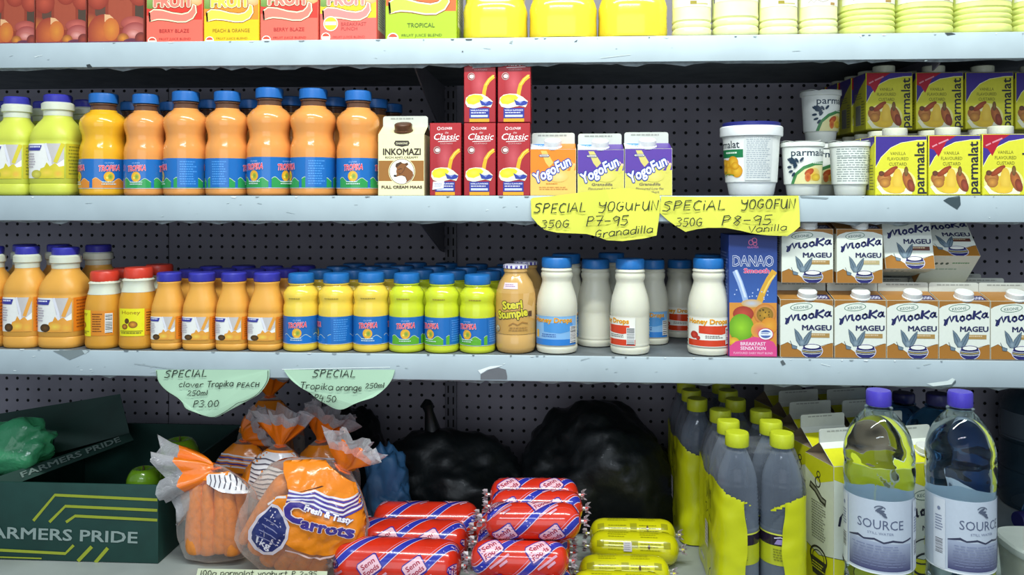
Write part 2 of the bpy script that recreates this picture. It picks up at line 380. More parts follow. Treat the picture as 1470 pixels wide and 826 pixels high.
bs = thing('shelf', 'deep bottom shelf of grey enamelled steel under the carrots and water bottles', 'shelf', 'steel shelves')
box('shelf_board', XL, XR, -150, k(YB)-10, k(Z4)-16, k(Z4)-.2, mat('base_enamel', 'a3a9a5', rough=.5, bscale=9, var=.25), bs)
box('price_rail', XL, XR, -154, -150, k(Z4)-40, k(Z4)-.2, ENAMEL, bs, bev=.8)
box('plinth', XL, XR, -140, k(YB)-10, 0, k(Z4)-45, STEEL, bs)
for px in (648, 1246):
    x = k(wx(px, YB))
    up = box('upright', x-11, x+11, k(YB)-9, k(YB)-.5, k(Z4), k(Z1)+430, STEEL, back, bev=1)
    bm = bmesh.new(); z = k(Z4) + 8
    while z < k(Z1) + 420:
        for dx in (-5, 5): boxbm(x+dx-1.3, x+dx+1.3, k(YB)-9.5, k(YB)-9.05, z, z+14, bm=bm)
        z += 22
    sl = bmo('slots', bm, mat('slot_dark', '08080a', rough=.9), up); sl['kind'] = 'stuff'
    for q, z in enumerate((Z1, Z2, Z3)):                       # folded bracket plate below each shelf
        bm = bmesh.new(); zz = k(z) - 15; prof = [(k(YB)-10, zz), (k(YB)-10, zz-95), (k(YB)-60, zz-88), (150, zz-34), (90, zz-14), (90, zz)]
        a = [bm.verts.new((( x-14)*MM, p[0]*MM, p[1]*MM)) for p in prof]; b = [bm.verts.new(((x-11.5)*MM, p[0]*MM, p[1]*MM)) for p in prof]
        bm.faces.new(a); bm.faces.new(b[::-1])
        for j in range(len(prof)): bm.faces.new((a[j], a[(j+1) % 6], b[(j+1) % 6], b[j]))
        bmo('bracket', bm, STEEL, SHELF[q])
# chips, scuffs and torn tape on the rails, drawn where they are on the steel
def scuffs(items):
    for q, (lo, hi) in enumerate(((30, 110), (270, 330), (490, 570))):
        P = Pr()
        for pts, c in items:
            if lo < pts[0][1] < hi: P.poly([(x, -y) for x, y in pts], c, keep=True); P.L += .15
        o = P.build('scuff_marks', onplane(-.0043), SHELF[q], m=PRINTM); o['kind'] = 'stuff'
sc = [([(76,504),(118,502),(128,505),(112,512),(100,517),(88,510)], '7f8a8c'), ([(118,503),(130,502),(122,509)], 'b9c6c8'),
      ([(690,538),(702,531),(716,528),(726,531),(728,540),(728,545),(690,545)], '6d6f74'), ([(686,532),(704,526),(722,525),(712,528),(700,531),(690,537)], 'f2f6f4'),
      ([(124,93),(129,92),(133,97),(126,98)], '2c3234'), ([(668,56),(678,56),(677,58),(669,58)], '4a4f50'), ([(824,60),(829,57),(828,60)], '50585a'),
      ([(732,60),(736,58),(735,63),(731,62)], '9aa4a4'), ([(663,73),(665,73),(665,75),(663,75)], '6a7070'), ([(1356,47),(1366,47),(1372,49),(1360,51)], '38403f'),
      ([(1354,288),(1361,284),(1378,282),(1379,294),(1374,301),(1366,296)], '3a4a50'), ([(1361,284),(1378,281),(1374,284)], '58686c'),
      ([(1120,519),(1124,517),(1128,523),(1123,525)], '5a6266'), ([(1330,551),(1360,547),(1367,543),(1371,545),(1366,552),(1340,555)], 'e0ebe8'),
      ([(1338,555),(1366,552),(1372,546),(1372,550),(1366,556)], '59676a'), ([(1234,51),(1238,50),(1236,54)], 'f0f6f4'), ([(1148,281),(1190,284),(1186,286),(1150,284)], '8a979b'),
      ([(862,83),(905,78),(905,79),(862,84)], 'c2cdcc'), ([(193,522),(258,531),(257,532),(193,523)], 'a0adb0'), ([(405,530),(560,527),(560,528),(405,531)], 'f0f7f5')]
for _ in range(60):
    r = random.choice(((2, 60, 90), (0, 290, 312), (1, 510, 535))); x = random.uniform(0, 1470); y = random.uniform(r[1], r[2])
    l = random.uniform(2, 16) * random.choice((.3, 1)); sl = random.uniform(-.3, .3)
    sc.append(([(x, y), (x+l, y+l*sl), (x+l, y+l*sl+.7), (x, y+1.1)], random.choice(('b4c2c4', 'bccaca', 'e0eae9', 'a8b6b8'))))
for _ in range(70):                                   # paint nicked along the top edges
    x = random.uniform(0, 1470); e = random.choice((0, 1, 2))
    y = (62 - x*.0102, 282 - x*.0007, 500.3 + x*.0129)[e] + .6; l = random.uniform(2, 9)
    sc.append(([(x, y), (x+l, y), (x+l*.7, y+random.uniform(.8, 2.2)), (x+l*.2, y+1.4)], random.choice(('8a9699', '9aa6a8', '6a7477', 'f2f7f6'))))
scuffs(sc)
cl = thing('ceiling_light', 'fluorescent tube lamp hanging over the aisle above the shelves', 'lamp')
box('lamp_housing', -560, 680, -680, -560, 2255, 2300, mat('lamp_white', 'e8ebea', rough=.5), cl, bev=4)
tubeo = lathe('lamp_tube', [(0, -520), (13, -520), (13, 640), (0, 640)], mat('lamp_tube_glass', 'f4f8f6', rough=.3), cl, segs=16, axis='z')
tubeo.rotation_euler = (0, R(90), 0); tubeo.location = (0, -.62, 2.24)

# ---------------------------------------------------------------- placing
DIM = {}
def fit(o, pxl, pxr, zb, Y, pt=None, key=None, round_=False, rot=0, uni=False):
    """put thing o so that its front (or, if round, its silhouette) spans pxl..pxr at depth Y and its top reaches pt"""
    W, D, H = DIM[key or o.name.split('.')[0]]
    Yc = Y
    for _ in range(3):
        xa, xb = wx(pxl, Yc), wx(pxr, Yc); s = (xb - xa) / (W * MM); Yc = Y + (D * MM * s / 2 if round_ else 0)
    if not round_: yc = Y + D * MM * s / 2
    else: yc = Yc
    sz = s
    if pt is not None:
        sz = (wz((pxl+pxr)/2, pt, yc if round_ or True else Y) - zb) / (H * MM)
    o.location = ((xa + xb) / 2, yc, zb); o.scale = (s, s, sz); o.rotation_euler = (0, 0, rot)
    return o
# ---------------------------------------------------------------- bottles
def capmat(c): return mat('cap_' + c, c, rough=.35, bscale=300, sss=.05)
def bottle(name, W, H, prof, body, cap, capprof, n=2, label=None, neckmat=None, capribs=.5, key=None, extra=None):
    t = thing(name); DIM[key or name] = (W, W, H)
    lathe('body', prof, body, t, segs=40 if n == 2 else 48, n=n, auto=55)
    lathe('cap', capprof, cap, t, segs=44, ribs=capribs, auto=35)
    if neckmat: lathe('neck', neckmat[0], neckmat[1], t, segs=32)
    if label: label(t, prof, n)
    if extra: extra(t, prof, n)
    return t
# colours of drinks
def drink(name, c): return mat(name, c, rough=.16, sss=.12, bscale=25, var=.03, coat=.4)
ORANGE, PEACH, GOLD, LIME, PALE, LIMEB = drink('orange_drink', 'e8943a'), drink('peach_drink', 'e69a50'), drink('golden_drink', 'ecb026'), drink('lime_drink', 'd4dc2c'), drink('pale_yellow_drink', 'f2d04c'), drink('lime_bright_drink', 'd0da30')
JUICE, JUICE2, HONEY = mat('frosted_orange_juice', 'e6a748', rough=.4, sss=.15, bscale=25, var=.04), mat('frosted_lime_juice', 'd0d650', rough=.4, sss=.15, bscale=25, var=.04), mat('frosted_honey_juice', 'dc9c34', rough=.35, sss=.15, bscale=25, var=.1)
PP = mat('frosted_clear_plastic', 'd9dcc8', rough=.35, sss=.2, bscale=60)
DARKNECK = mat('clear_neck', '6a4a38', rough=.1, bscale=60, alpha=.85)
MILK = mat('milk_plastic', 'dedbc8', rough=.35, sss=.2, bscale=25, var=.03)
def wave_label(P, W, h, hill, start, kind='logo', white='e9eef5'):
    """blue wraparound sleeve with the pink drink name, a fruit sun and a hill strip at the foot"""
    P.rect(0, 0, W, h, '1f6cb8'); P.rect(0, 0, W, .8, 'd8dfe8')
    for i in range(3):                                # the design repeats round the bottle
        c = start + i * 44; P.L = 4
        hp = [(c-20, 1)] + [(c-20+j*2, (8 + 7 * math.exp(-((j*2-4)/6)**2) + 6 * math.exp(-((j*2-32)/6)**2))) for j in range(21)] + [(c+20, 1)]
        if hill: P.poly([(a-.0, b+.8) for a, b in hp], 'c9dcc0' if hill != 'e08a28' else 'f0c080'); P.poly(hp, hill)
        if i == 1 and kind == 'info': 
            P.rect(c-15, 1.5, c+12, h-1, '1f6cb8'); P.tiny(c-12, 4, c+10, h-4, 10, '4c96dc'); continue
        P.ell(c, h*.40, 6.6, 7.4, 'f4d23c', 'e8a52c'); P.ell(c+1.4, h*.40, 3.2, 4.2, '5f9a3a', 'c0b43a'); P.ell(c-2.5, h*.36, 1.5, 1.6, 'f6e05a')
        P.text('CLOVER', c, h*.84, 2.2, '9fc4ee', wid=11, shear=.2, bold=.01)
        P.text('TROPIKA', c, h*.60, h*.19, 'e8384c', wid=26, shear=.18, rot=.06, bold=.03, out=(.05, 'f6d2dc'))
        P.tiny(c-9, h*.10, c+10, h*.24, 2, 'cfe6e0')
def big_sleeve(hill, start, kind='logo'):
    def f(t, prof, n):
        W = 2*math.pi*30; P = Pr(); wave_label(P, W, 42, hill, start, kind)
        P.build('label', onround(prof, 10, W, 2, 0), t, clip=(8, 0, W-8, 42), maxlen=4, m=PRINTG)
    return f
BIG = [(0,0),(26,0),(29,1.5),(29.6,4),(29.8,9),(29.8,53),(30,62),(29,70),(26.2,79),(26.6,87),(29.4,97),(30,103),(28.6,110),(23,117),(17.6,120.5),(16.5,123)]
BIGCAP = [(0,147.5),(15,147.5),(17.6,146.3),(18,144),(18,133.5),(17,133),(0,133)][::-1]
def tall_drink(drinkm, hill, start, kind='logo'):
    return bottle('juice_bottle', 60, 147.5, BIG, drinkm, capmat('2468b4'), BIGCAP, label=big_sleeve(hill, start, kind),
        neckmat=([(16.3,122.5),(16.2,124.5),(15.6,130),(17.2,130.6),(17.2,132),(15.4,132.6),(0,132.8)], DARKNECK), key='tall')
SM = [(0,0),(22,0),(25,2),(25.3,6),(25,11),(25,55),(25.2,64),(24.6,69),(23.4,73),(23.9,78),(25,84),(24.4,90),(20,96.5),(17,99),(16.6,101),(18.2,101.8),(18.2,103),(16,103.5)]
SMCAP = [(0,103.5),(17.4,103.5),(18,105),(18,115),(17.2,117.6),(15,118.4),(0,118.4)]
def small_drink(drinkm, hill, start, kind='logo'):
    def lab(t, prof, n):
        W = 2*math.pi*25; P = Pr(); wave_label(P, W, 42, hill, start, kind)
        P.build('label', onround(prof, 12, W, 2, 0), t, clip=(6, 0, W-6, 42), maxlen=4, m=PRINTG)
        Q = Pr(); Q.tiny(0, 0, 22, 3, 1, 'b09a40', 1.6); Q.build('date_code', onround(prof, 79, 22), t, maxlen=3, m=PRINTM)
    return bottle('juice_bottle', 50, 118.4, SM, drinkm, capmat('2470b8'), SMCAP, label=lab, key='small')
def fruit_label(P, W, h, fruit, extra_side):
    P.rect(0, 0, W, h, 'f0efe9'); P.poly([(W*.55, h), (W, h), (W, h*.55), (W*.80, h*.35), (W*.66, h*.5)], 'c9c3c0')
    P.line([(W*.58, h), (W*.70, h*.55), (W*.72, h*.3)], W*.07, 'e7e6ee'); P.line([(W*.98, h), (W*.82, h*.45)], W*.09, fruit)
    P.poly([(W*.40, 0), (W*.46, h*.28), (W*.56, h*.32), (W*.62, h*.46), (W*.70, h*.34), (W*.82, h*.44), (W*.9, h*.33), (W, h*.36), (W, 0)], fruit)
    P.ell(W*.62, h*.16, W*.2, h*.13, 'f2cf52', fruit); P.ell(W*.88, h*.13, W*.12, h*.13, 'e9b23c', fruit); 
    P.ell(W*.36, h*.12, W*.13, h*.12, 'd9d25a' if fruit == 'd8c832' else '6a4a22', 'b8b03c' if fruit == 'd8c832' else '3c2a14', n=14)
    P.poly([(W*.05, h*.80), (W*.10, h*.95), (W*.50, h*.95), (W*.45, h*.80)], '3d3f9a'); P.tiny(W*.16, h*.84, W*.48, h*.93, 1, 'e6e8f6')
    P.tiny(W*.05, h*.28, W*.36, h*.72, 6, 'b3a8b4')
def square_juice(W, H, juice, fruit, key, th0=-.12, big=True):
    r = W/2
    if big: p = [(0,0),(r-4,0),(r-1,2),(r,6),(r,15),(r-1,16.5),(r,18),(r,74),(r-.8,76),(r,78),(r-.6,86),(r-3,94),(r-7.5,102),(r-12,108),(r-13,111),(r-13,119),(r-10.5,120.5),(r-10.5,129),(r-13.5,131)]; lz, lh, c0 = 24, 48, 131
    else: p = [(0,0),(r-3,0),(r-.8,2),(r,5),(r,9),(r-.8,10),(r,11.5),(r,54),(r-.6,55.5),(r,57),(r-.8,66),(r-3.5,78),(r-6,88),(r-6.8,96),(r-5.8,98.5),(r-5.8,100),(r-7,101)]; lz, lh, c0 = 16, 34, 101
    cr = r-14 if big else r-6
    t = thing('juice_bottle'); DIM[key] = (W*1.0, W, H)
    NN = (3.4, 80, 108) if big else (3.4, 58, 92); body = lathe('body', p, juice, t, segs=48, n=NN, auto=60)
    if big: lathe('collar', [(r-12.8,112),(r-12.6,119),(r-10.1,120.5),(r-10.1,129),(r-13,131.3),(0,131.3)], PP, t, segs=40)
    lathe('cap', [(0,c0+.2),(cr,c0+.2),(cr+.6,c0+2),(cr+.6,H-2),(cr-1,H),(0,H)], capmat('3a3aa8'), t, segs=44, ribs=.5, auto=35)
    P = Pr(); Wl = W*.86; fruit_label(P, Wl, lh, fruit, 0)
    P.build('label', onround(p, lz, Wl, NN, th0), t, maxlen=4, m=PRINT)
    Q = Pr(); Q.rect(0, 0, W*.5, lh, 'e8801c' if fruit != 'd8c832' else 'c8bc30'); Q.tiny(3, 3, W*.5-2, lh-3, 9, 'a85a1c' if fruit != 'd8c832' else '8c8a2c')
    Q.build('side_label', onround(p, lz, W*.5, NN, th0+1.42), t, maxlen=4, m=PRINT)
    return t
def honey_bottle(key, th0):
    r = 24; p = [(0,0),(20,0),(23,2.5),(24,7),(23.4,16),(23.6,22),(24,56),(24,62),(23,72),(20.5,83),(18.5,91),(18.5,98),(19.6,100),(17,103)]
    t = thing('juice_bottle'); DIM[key] = (48, 48, 118)
    lathe('body', p, HONEY, t, segs=40, n=2.5)
    lathe('collar', [(20.9,83),(18.9,91),(18.9,98),(20,100),(17,103.3)], PP, t, segs=40, n=2.5)
    lathe('cap', [(0,103),(18,103),(18.5,105),(18.5,115),(17,118),(0,118)], capmat('d8402c'), t, segs=44, ribs=.6)
    P = Pr(); P.rect(0, 0, 34, 40, 'f0e61c'); P.text('Honey', 17, 32, 5, 'b08a10', wid=24, bold=.02)
    P.ell(12, 22, 3, 4, '5a3c18'); P.ell(20, 17, 6, 5, 'eda030', '8c5214'); P.ell(9, 14, 4, 4, 'd89030', '6a3c10'); P.rect(2, 7, 32, 8, '8a8420'); P.tiny(3, 2, 31, 6, 1, '8a8420')
    P.build('label', onround(p, 20, 34, 2.5, th0), t, maxlen=4)
    Q = Pr(); Q.rect(0, 0, 30, 38, 'e08a24'); Q.tiny(2, 4, 16, 34, 8, '6a3a10'); Q.bars(19, 4, 28, 34, 12, vertical=False)
    Q.build('back_label', onround(p, 21, 30, 2.5, th0+1.35), t, maxlen=4)
    return t
MP = [(0,0),(23,0),(27,2),(28.4,7),(28.4,10),(27.4,12),(28,13.5),(28,56),(28.4,58),(28.2,72),(26.5,84),(23,96),(20.4,105),(20,109),(21.6,113),(22,118),(20.6,121),(21.8,124),(20,127)]
def milk_bottle(kind, key, th0=0):
    p = MP[:7] + [q for i in range(9) for q in ((28.2, 16+i*4.6), (27.4, 18.2+i*4.6))] + MP[8:]
    t = thing('milk_bottle'); DIM[key] = (57, 57, 142.5)
    lathe('body', p, MILK, t, segs=44)
    lathe('cap', [(0,127.5),(20,127.5),(20.4,129),(20.4,140),(19,142.5),(0,142.5)], capmat('2470b8'), t, segs=44, ribs=.5)
    if kind:
        P = Pr(); W = 66; c = '3f93dc' if kind == 'blue' else 'd8401c'
        if kind == 'blue':
            P.rect(0, 0, W, 43, '86b8e6'); P.rect(0, 0, W, 9, '2f7fd0'); P.poly([(18,20),(40,18),(60,22),(58,33),(18,33)], '4f97d8'); P.rect(4, 11, 9, 22, 'e8b850'); P.tiny(14, 11, 40, 17, 2, '4a6fb0')
        else:
            P.rect(0, 0, W, 43, 'f2efe4'); P.rect(0, 1, W, 10, c); P.poly([(18,20),(48,18),(58,20),(58,31),(18,31)], c); P.ell(11, 17, 6, 5.5, 'dc3c28', 'a82818'); P.ell(17, 13, 3, 3, 'dc3c28', 'a82818'); P.tiny(26, 12, 50, 17, 2, '777066')
        P.text('Honey Drops', 30, 34, 7, 'e88a14', wid=54, bold=.03, out=(.03, 'f6e23c'))
        P.bars(W-12, 3, W-1, 28, 14, vertical=False)
        P.build('label', onround(MP, 14, W, 2, th0, g=1.1), t, maxlen=4, m=PRINTG)
    return t
# ---------------------------------------------------------------- cartons
CREAM, WHITEB, BROWNB, YELB, REDB, PURB = mat('cream_board', 'efe6b4', rough=.45), mat('white_board', 'dcdccb', rough=.45), mat('tan_board', 'b07a34', rough=.45), mat('yellow_board', 'd9d62c', rough=.4), mat('red_board', 'a81c24', rough=.4), mat('purple_board', '45308a', rough=.4)
FIN = mat('gable_fin', 'c9ccc2', rough=.5, bscale=80)
KRAFT = mat('inner_fold', '8d7c68', rough=.6)
def gable(name, key, w, d, h1, h2, h3, bodym, capc, roof=None, capy=.5, capx=0, capr=9, folded=KRAFT, finw=None, fold=.3):
    """milk-carton shape: square body to h1, sloping roof to h2, upright sealed fin to h3"""
    t = thing(name); DIM[key] = (w, d, h3)
    bm = bmesh.new(); a, b = w/2, d/2
    def V(x, y, z): return bm.verts.new((x*MM, y*MM, z*MM))
    bt = [V(-a,-b,0), V(a,-b,0), V(a,b,0), V(-a,b,0)]; tp = [V(-a,-b,h1), V(a,-b,h1), V(a,b,h1), V(-a,b,h1)]
    bm.faces.new(bt[::-1])
    for i in range(4): bm.faces.new((bt[i], bt[(i+1) % 4], tp[(i+1) % 4], tp[i]))
    fw = (finw or w)/2
    r0, r1 = V(-fw, -.4, h2), V(fw, -.4, h2); q0, q1 = V(-fw, .4, h2), V(fw, .4, h2)
    bm.faces.new((tp[0], tp[1], r1, r0)); bm.faces.new((tp[2], tp[3], q0, q1)); bm.faces.new((r0, r1, q1, q0))
    me_i = []
    for sx, (f, g, r, q) in ((-1, (tp[0], tp[3], r0, q0)), (1, (tp[1], tp[2], r1, q1))):
        pi = V(sx*(a - fold*w), 0, h1 + (h2-h1)*.35)
        for tri in ((f, pi, r), (pi, g, q), (f, g, pi), (r, pi, q)):
            fc = bm.faces.new(tri); fc.material_index = 1
    o = bmo('body', bm, bodym, t); o.data.materials.append(folded)
    bm = bmesh.new(); rr = 3.5; out = [(-fw, h2-.3)] + [(-fw + rr - rr*math.cos(q*math.pi/8), h3 - rr + rr*math.sin(q*math.pi/8)) for q in range(5)]
    out += [(-x, z) for x, z in out[::-1]]
    A = [bm.verts.new((x*MM, -.0009, z*MM)) for x, z in out]; B = [bm.verts.new((x*MM, .0009, z*MM)) for x, z in out]
    bm.faces.new(A); bm.faces.new(B[::-1])
    for i in range(len(A)): bm.faces.new((A[i], A[(i+1) % len(A)], B[(i+1) % len(A)], B[i]))
    fin = bmo('fin', bm, FIN, t)
    Q = Pr(); Q.tiny(0, 0, w*.7, 3, 1, '9a9c94', 2); Q.build('date_code', onfront(w*.7, -.9, h3-6), fin, m=PRINTM)
    if capc:
        c = lathe('cap', [(0,0),(capr+1,0),(capr+1,2.2),(capr-.2,2.8),(capr,4),(capr,10),(capr-1.5,11.5),(0,11.5)], capmat(capc), t, segs=40, ribs=.35)
        zz = h1 + (h2-h1)*capy; yy = -b*(1-capy)
        c.location = (capx*MM, (yy-1)*MM, (zz-1)*MM); c.rotation_euler = (R(16), 0, 0)
    return t
def roofmap(w, d, h1, h2, g=.3):       # canvas y runs up the front slope
    ln = math.hypot(d/2, h2-h1); cy, cz = (d/2)/ln, (h2-h1)/ln
    return lambda x, y, L: (x - w/2, -d/2 + y*cy - (g+L*.045)*cz, h1 + y*cz + (g+L*.045)*cy), ln
# --- cream carton with the cow
def maas():
    w, d = 64, 64; t = gable('milk_carton', 'maas', w, d, 84, 98, 112, CREAM, '5c3a26', capr=12, capy=.42, capx=1)
    P = Pr(); P.rect(0, 0, w, 84, 'f4ecb8'); P.rect(0, 20, w, 48, 'a06a28')
    P.poly([(22,72),(24,75.5),(42,75.5),(44,72),(42,68.5),(36,67.5),(33,66.8),(30,67.5),(24,68.5)], '3a3026'); P.text('DANONE', 33, 70.4, 2.8, 'e8e0b8', wid=16, bold=.02)
    P.text('INKOMAZI', 33, 56, 8.6, '3b2e22', wid=52, bold=.05); P.text('RICH AND CREAMY', 33, 51, 2.8, '5a4a38', wid=46, bold=.03)
    P.ell(33, 33, 18.6, 18.6, 'f4ecb8', n=32); P.ell(33, 33, 17.6, 17.6, '7a5a34', n=32); P.ell(33, 33, 16.8, 16.8, 'fbf8ec', n=32)
    head = [(24,40),(25,44),(29,45.5),(31,46.5),(34,44.5),(37,44),(41,45.5),(42,42.5),(39,40),(43,37),(48,33),(49,28),(46,22.5),(42,19.5),(38,17.2),(40,21),(38,26),(34,27.5),(29,27),(25,25.5),(23,27),(22.4,29.5),(25,33),(26,37)]
    P.poly(head, '8a5424'); P.poly([(24,40),(25,44),(29,45.5),(31,46.5),(33,44.6),(29,41.5),(26.5,39)], '4a2c14'); P.poly([(37,44),(41,45.5),(42,42.5),(39.5,40.8)], '5c3618')
    P.poly([(22.4,29.5),(25,33),(26,30),(25,26.6),(23,27)], 'f4efe0'); P.ell(23.6, 27.2, 1.9, 1.5, '2a1c14'); P.line([(28,35.5),(31,37),(33,36.6)], .8, '2a1a10'); P.line([(28,31.5),(31,30)], .6, '4a2c14')
    P.line([(38,40),(36,35),(33,31),(29,29)], .7, '5c3618'); P.line([(34,27.5),(38,26),(40,21)], .6, '4a2c14')
    P.text('FULL CREAM MAAS', 33, 10, 3.7, '5a4430', wid=56, bold=.05)
    P.build('front_print', onfront(w, -d/2), t, clip=(.6, .5, w-.6, 83.6))
    Q = Pr(); Q.rect(0, 0, d, 84, 'f0e6b0'); Q.rect(0, 20, d, 48, 'a06a28'); Q.tiny(6, 52, d-6, 78, 9, '8a7a50'); Q.build('side_print', onleft(-w/2, d), t, clip=(.6, .5, d-.6, 83.6))
    return t
# --- tall red custard box
def classic(sticker=False, top=True):
    w, d, h = 45, 32, 99; t = thing('custard_carton'); DIM['classic'] = (w, d, h)
    box('body', -w/2, w/2, -d/2, d/2, 0, h, REDB, t, bev=.8)
    P = Pr(); P.rect(0, 0, w, h, 'a01a24', 'b02228'); P.ell(22, 52, 13, 26, 'c8525a', 'a61d26', n=24)
    P.text('CLOVER', 24, 90, 3.2, 'f4e8e6', wid=16, shear=.25, bold=.03); P.arc(13, 91.5, 2, 2, .8, 'f4e8e6')
    P.text('the', 24, 84.5, 3, 'e8d0cc', wid=5, shear=.3); P.text('Classic', 23, 76, 8.8, 'fbf4f0', wid=36, shear=.3, bold=.012); P.line([(12, 73.5), (38, 74.5)], .9, 'f6e8e4'); P.text('CUSTARD', 24, 70, 2, 'd8a8a4', wid=18)
    P.ell(10.5, 62, 5, 5, 'b8a8a2'); P.ell(10.5, 62, 4.2, 4.2, '8c3030'); P.ell(11, 62, 3.2, 2.6, 'f2eae0'); 
    P.line([(42.5, 62), (36, 57), (31, 50), (29, 42), (28, 34)], 5.2, 'eeb01e'); P.line([(43, 63.4), (36.4, 58.4), (31, 50)], 1.4, 'f8d860')
    P.poly([(2,26),(3,33),(8,37),(16,38.5),(26,38),(34,34),(41,28),(40,24),(38,20),(30,22),(14,18.5),(5,21)], 'e8e2c8'); P.poly([(3,30),(6,35),(14,37.4),(24,36.6),(28,33),(24,28),(14,24),(6,25)], 'e0d824'); P.ell(14, 31, 7, 4, 'eeea4e', 'e0d824')
    P.poly([(22,31),(28,27),(36,29),(41,27),(39,23.5),(33,22),(25,23)], '2c3c9a'); P.poly([(25,29),(30,27.6),(35,28.6),(31,25)], '7a88c8')
    P.rect(8, 5.4, 36, 19, '2a3490'); P.text('VANILLA FLAVOURED', 22, 15.2, 2, 'e8e8f4', wid=25, bold=.03); P.tiny(10, 11, 34, 13.6, 1, 'e8e8f4'); P.rect(10, 7, 34, 10, 'c8cce8'); P.rect(8, .6, 36, 5, 'e6a01e')
    P.build('front_print', onfront(w, -d/2), t, clip=(.8, .6, w-.8, h-.6))
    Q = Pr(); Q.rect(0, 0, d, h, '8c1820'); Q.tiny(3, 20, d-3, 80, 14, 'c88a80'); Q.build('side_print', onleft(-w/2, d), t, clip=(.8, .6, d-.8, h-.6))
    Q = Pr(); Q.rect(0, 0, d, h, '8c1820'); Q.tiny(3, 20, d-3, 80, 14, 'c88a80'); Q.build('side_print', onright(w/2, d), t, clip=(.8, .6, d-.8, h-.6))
    if sticker:
        Q = Pr(); Q.poly([(4,8),(20,10),(21,20),(5,19)], 'ececf0'); Q.tiny(6.5, 11, 18, 17, 3, '9c98b8'); Q.build('price_sticker', onfront(w, -d/2, 0, 1.6), t, m=PRINTM)
    return t
# --- small yoghurt carton
def yogo(kind):
    w, d = 65, 62; t = gable('yoghurt_carton', 'yogo', w, d, 62, 71, 86, WHITEB, 'eeeef0', capr=12, capy=.40, capx=-.5, finw=62)
    top, low = ('f08418', 'f0c060') if kind == 'o' else ('5b3a9c', 'd8cf5c')
    P = Pr(); P.rect(0, 0, w, 62, low, top) if False else P.rect(0, 0, w, 62, low)
    P.poly([(0,30),(0,62),(w,62),(w,34),(54,33),(44,36),(32,30),(20,26),(10,27)], top, None)
    P.poly([(15,60),(23,60),(33,44),(27,38),(22,44)], 'ecc060' if kind == 'o' else 'd6c872')
    for x, y, a in ((40,34,.5),(47,37,.8),(54,40,1.1),(60,36,1.2),(34,31,.3)):
        P.ell(x, y, 7, 2.6, low, rot=a); P.ell(x + 6*math.cos(a), y + 6*math.sin(a), 2, 1.8, 'f2c07c' if kind == 'o' else 'e8c8a0')
    P.ell(58.5, 44, 1.9, 1.7, 'eec0c8' if kind != 'o' else 'f4b060'); P.ell(40, 26, 14, 8, 'e6d27a' if kind != 'o' else 'f4d08c', low)
    P.poly([(12,53.4),(14,55.2),(26,55.2),(28,53.4),(26,51.6),(14,51.6)], '33408c'); P.poly([(13,53.4),(14.6,54.6),(25.4,54.6),(27,53.4),(25.4,52.2),(14.6,52.2)], 'e8dfc0'); P.text('Danone', 20, 52.6, 1.8, '33408c', wid=10, bold=.03)
    P.text('YogoFun', 33, 28.5, 13.5, 'f4f2fa', wid=56, rot=.46, shear=.12, bold=.035, out=(.015, 'a8b4e8'), out2=(.10, '2c3c98'))
    if kind == 'o': P.tiny(22, 14, 42, 17, 1, 'd89030'); P.tiny(12, 7, 54, 12, 2, 'dc9a48')
    else: P.text('Granadilla', 34, 13.5, 3.6, '4c3c58', wid=29, bold=.01, shear=.2); P.text('Flavoured Low Fat', 34, 8, 3, '6a5c58', wid=38, shear=.2); P.text('Yoghurt', 38, 3.5, 3, '6a5c58', wid=18, shear=.2)
    P.build('front_print', onfront(w, -d/2), t, clip=(.4, .4, w-.4, 61.8))
    mp, ln = roofmap(w, d, 62, 71); Q = Pr(); Q.rect(0, 0, w, ln-1, top); Q.poly([(0,0),(0,ln-1),(22,ln-1),(30,0)], 'e8eef6'); Q.poly([(2,ln-2),(26,ln-2),(32,2),(20,8)], '2f86d8'); Q.text('350g', 12, 14, 9, 'e8f2fc', wid=16, bold=.02)
    Q.build('roof_print', mp, t, clip=(.6, .5, w-.6, ln-.5))
    for f in (onleft(-w/2, d), onright(w/2, d)):
        Q = Pr(); Q.rect(0, 0, d, 62, low); Q.rect(0, 40, d, 62, top); Q.tiny(6, 6, d-6, 36, 8, 'a08c48'); Q.build('side_print', f, t, clip=(.4, .4, d-.4, 61.8))
    return t
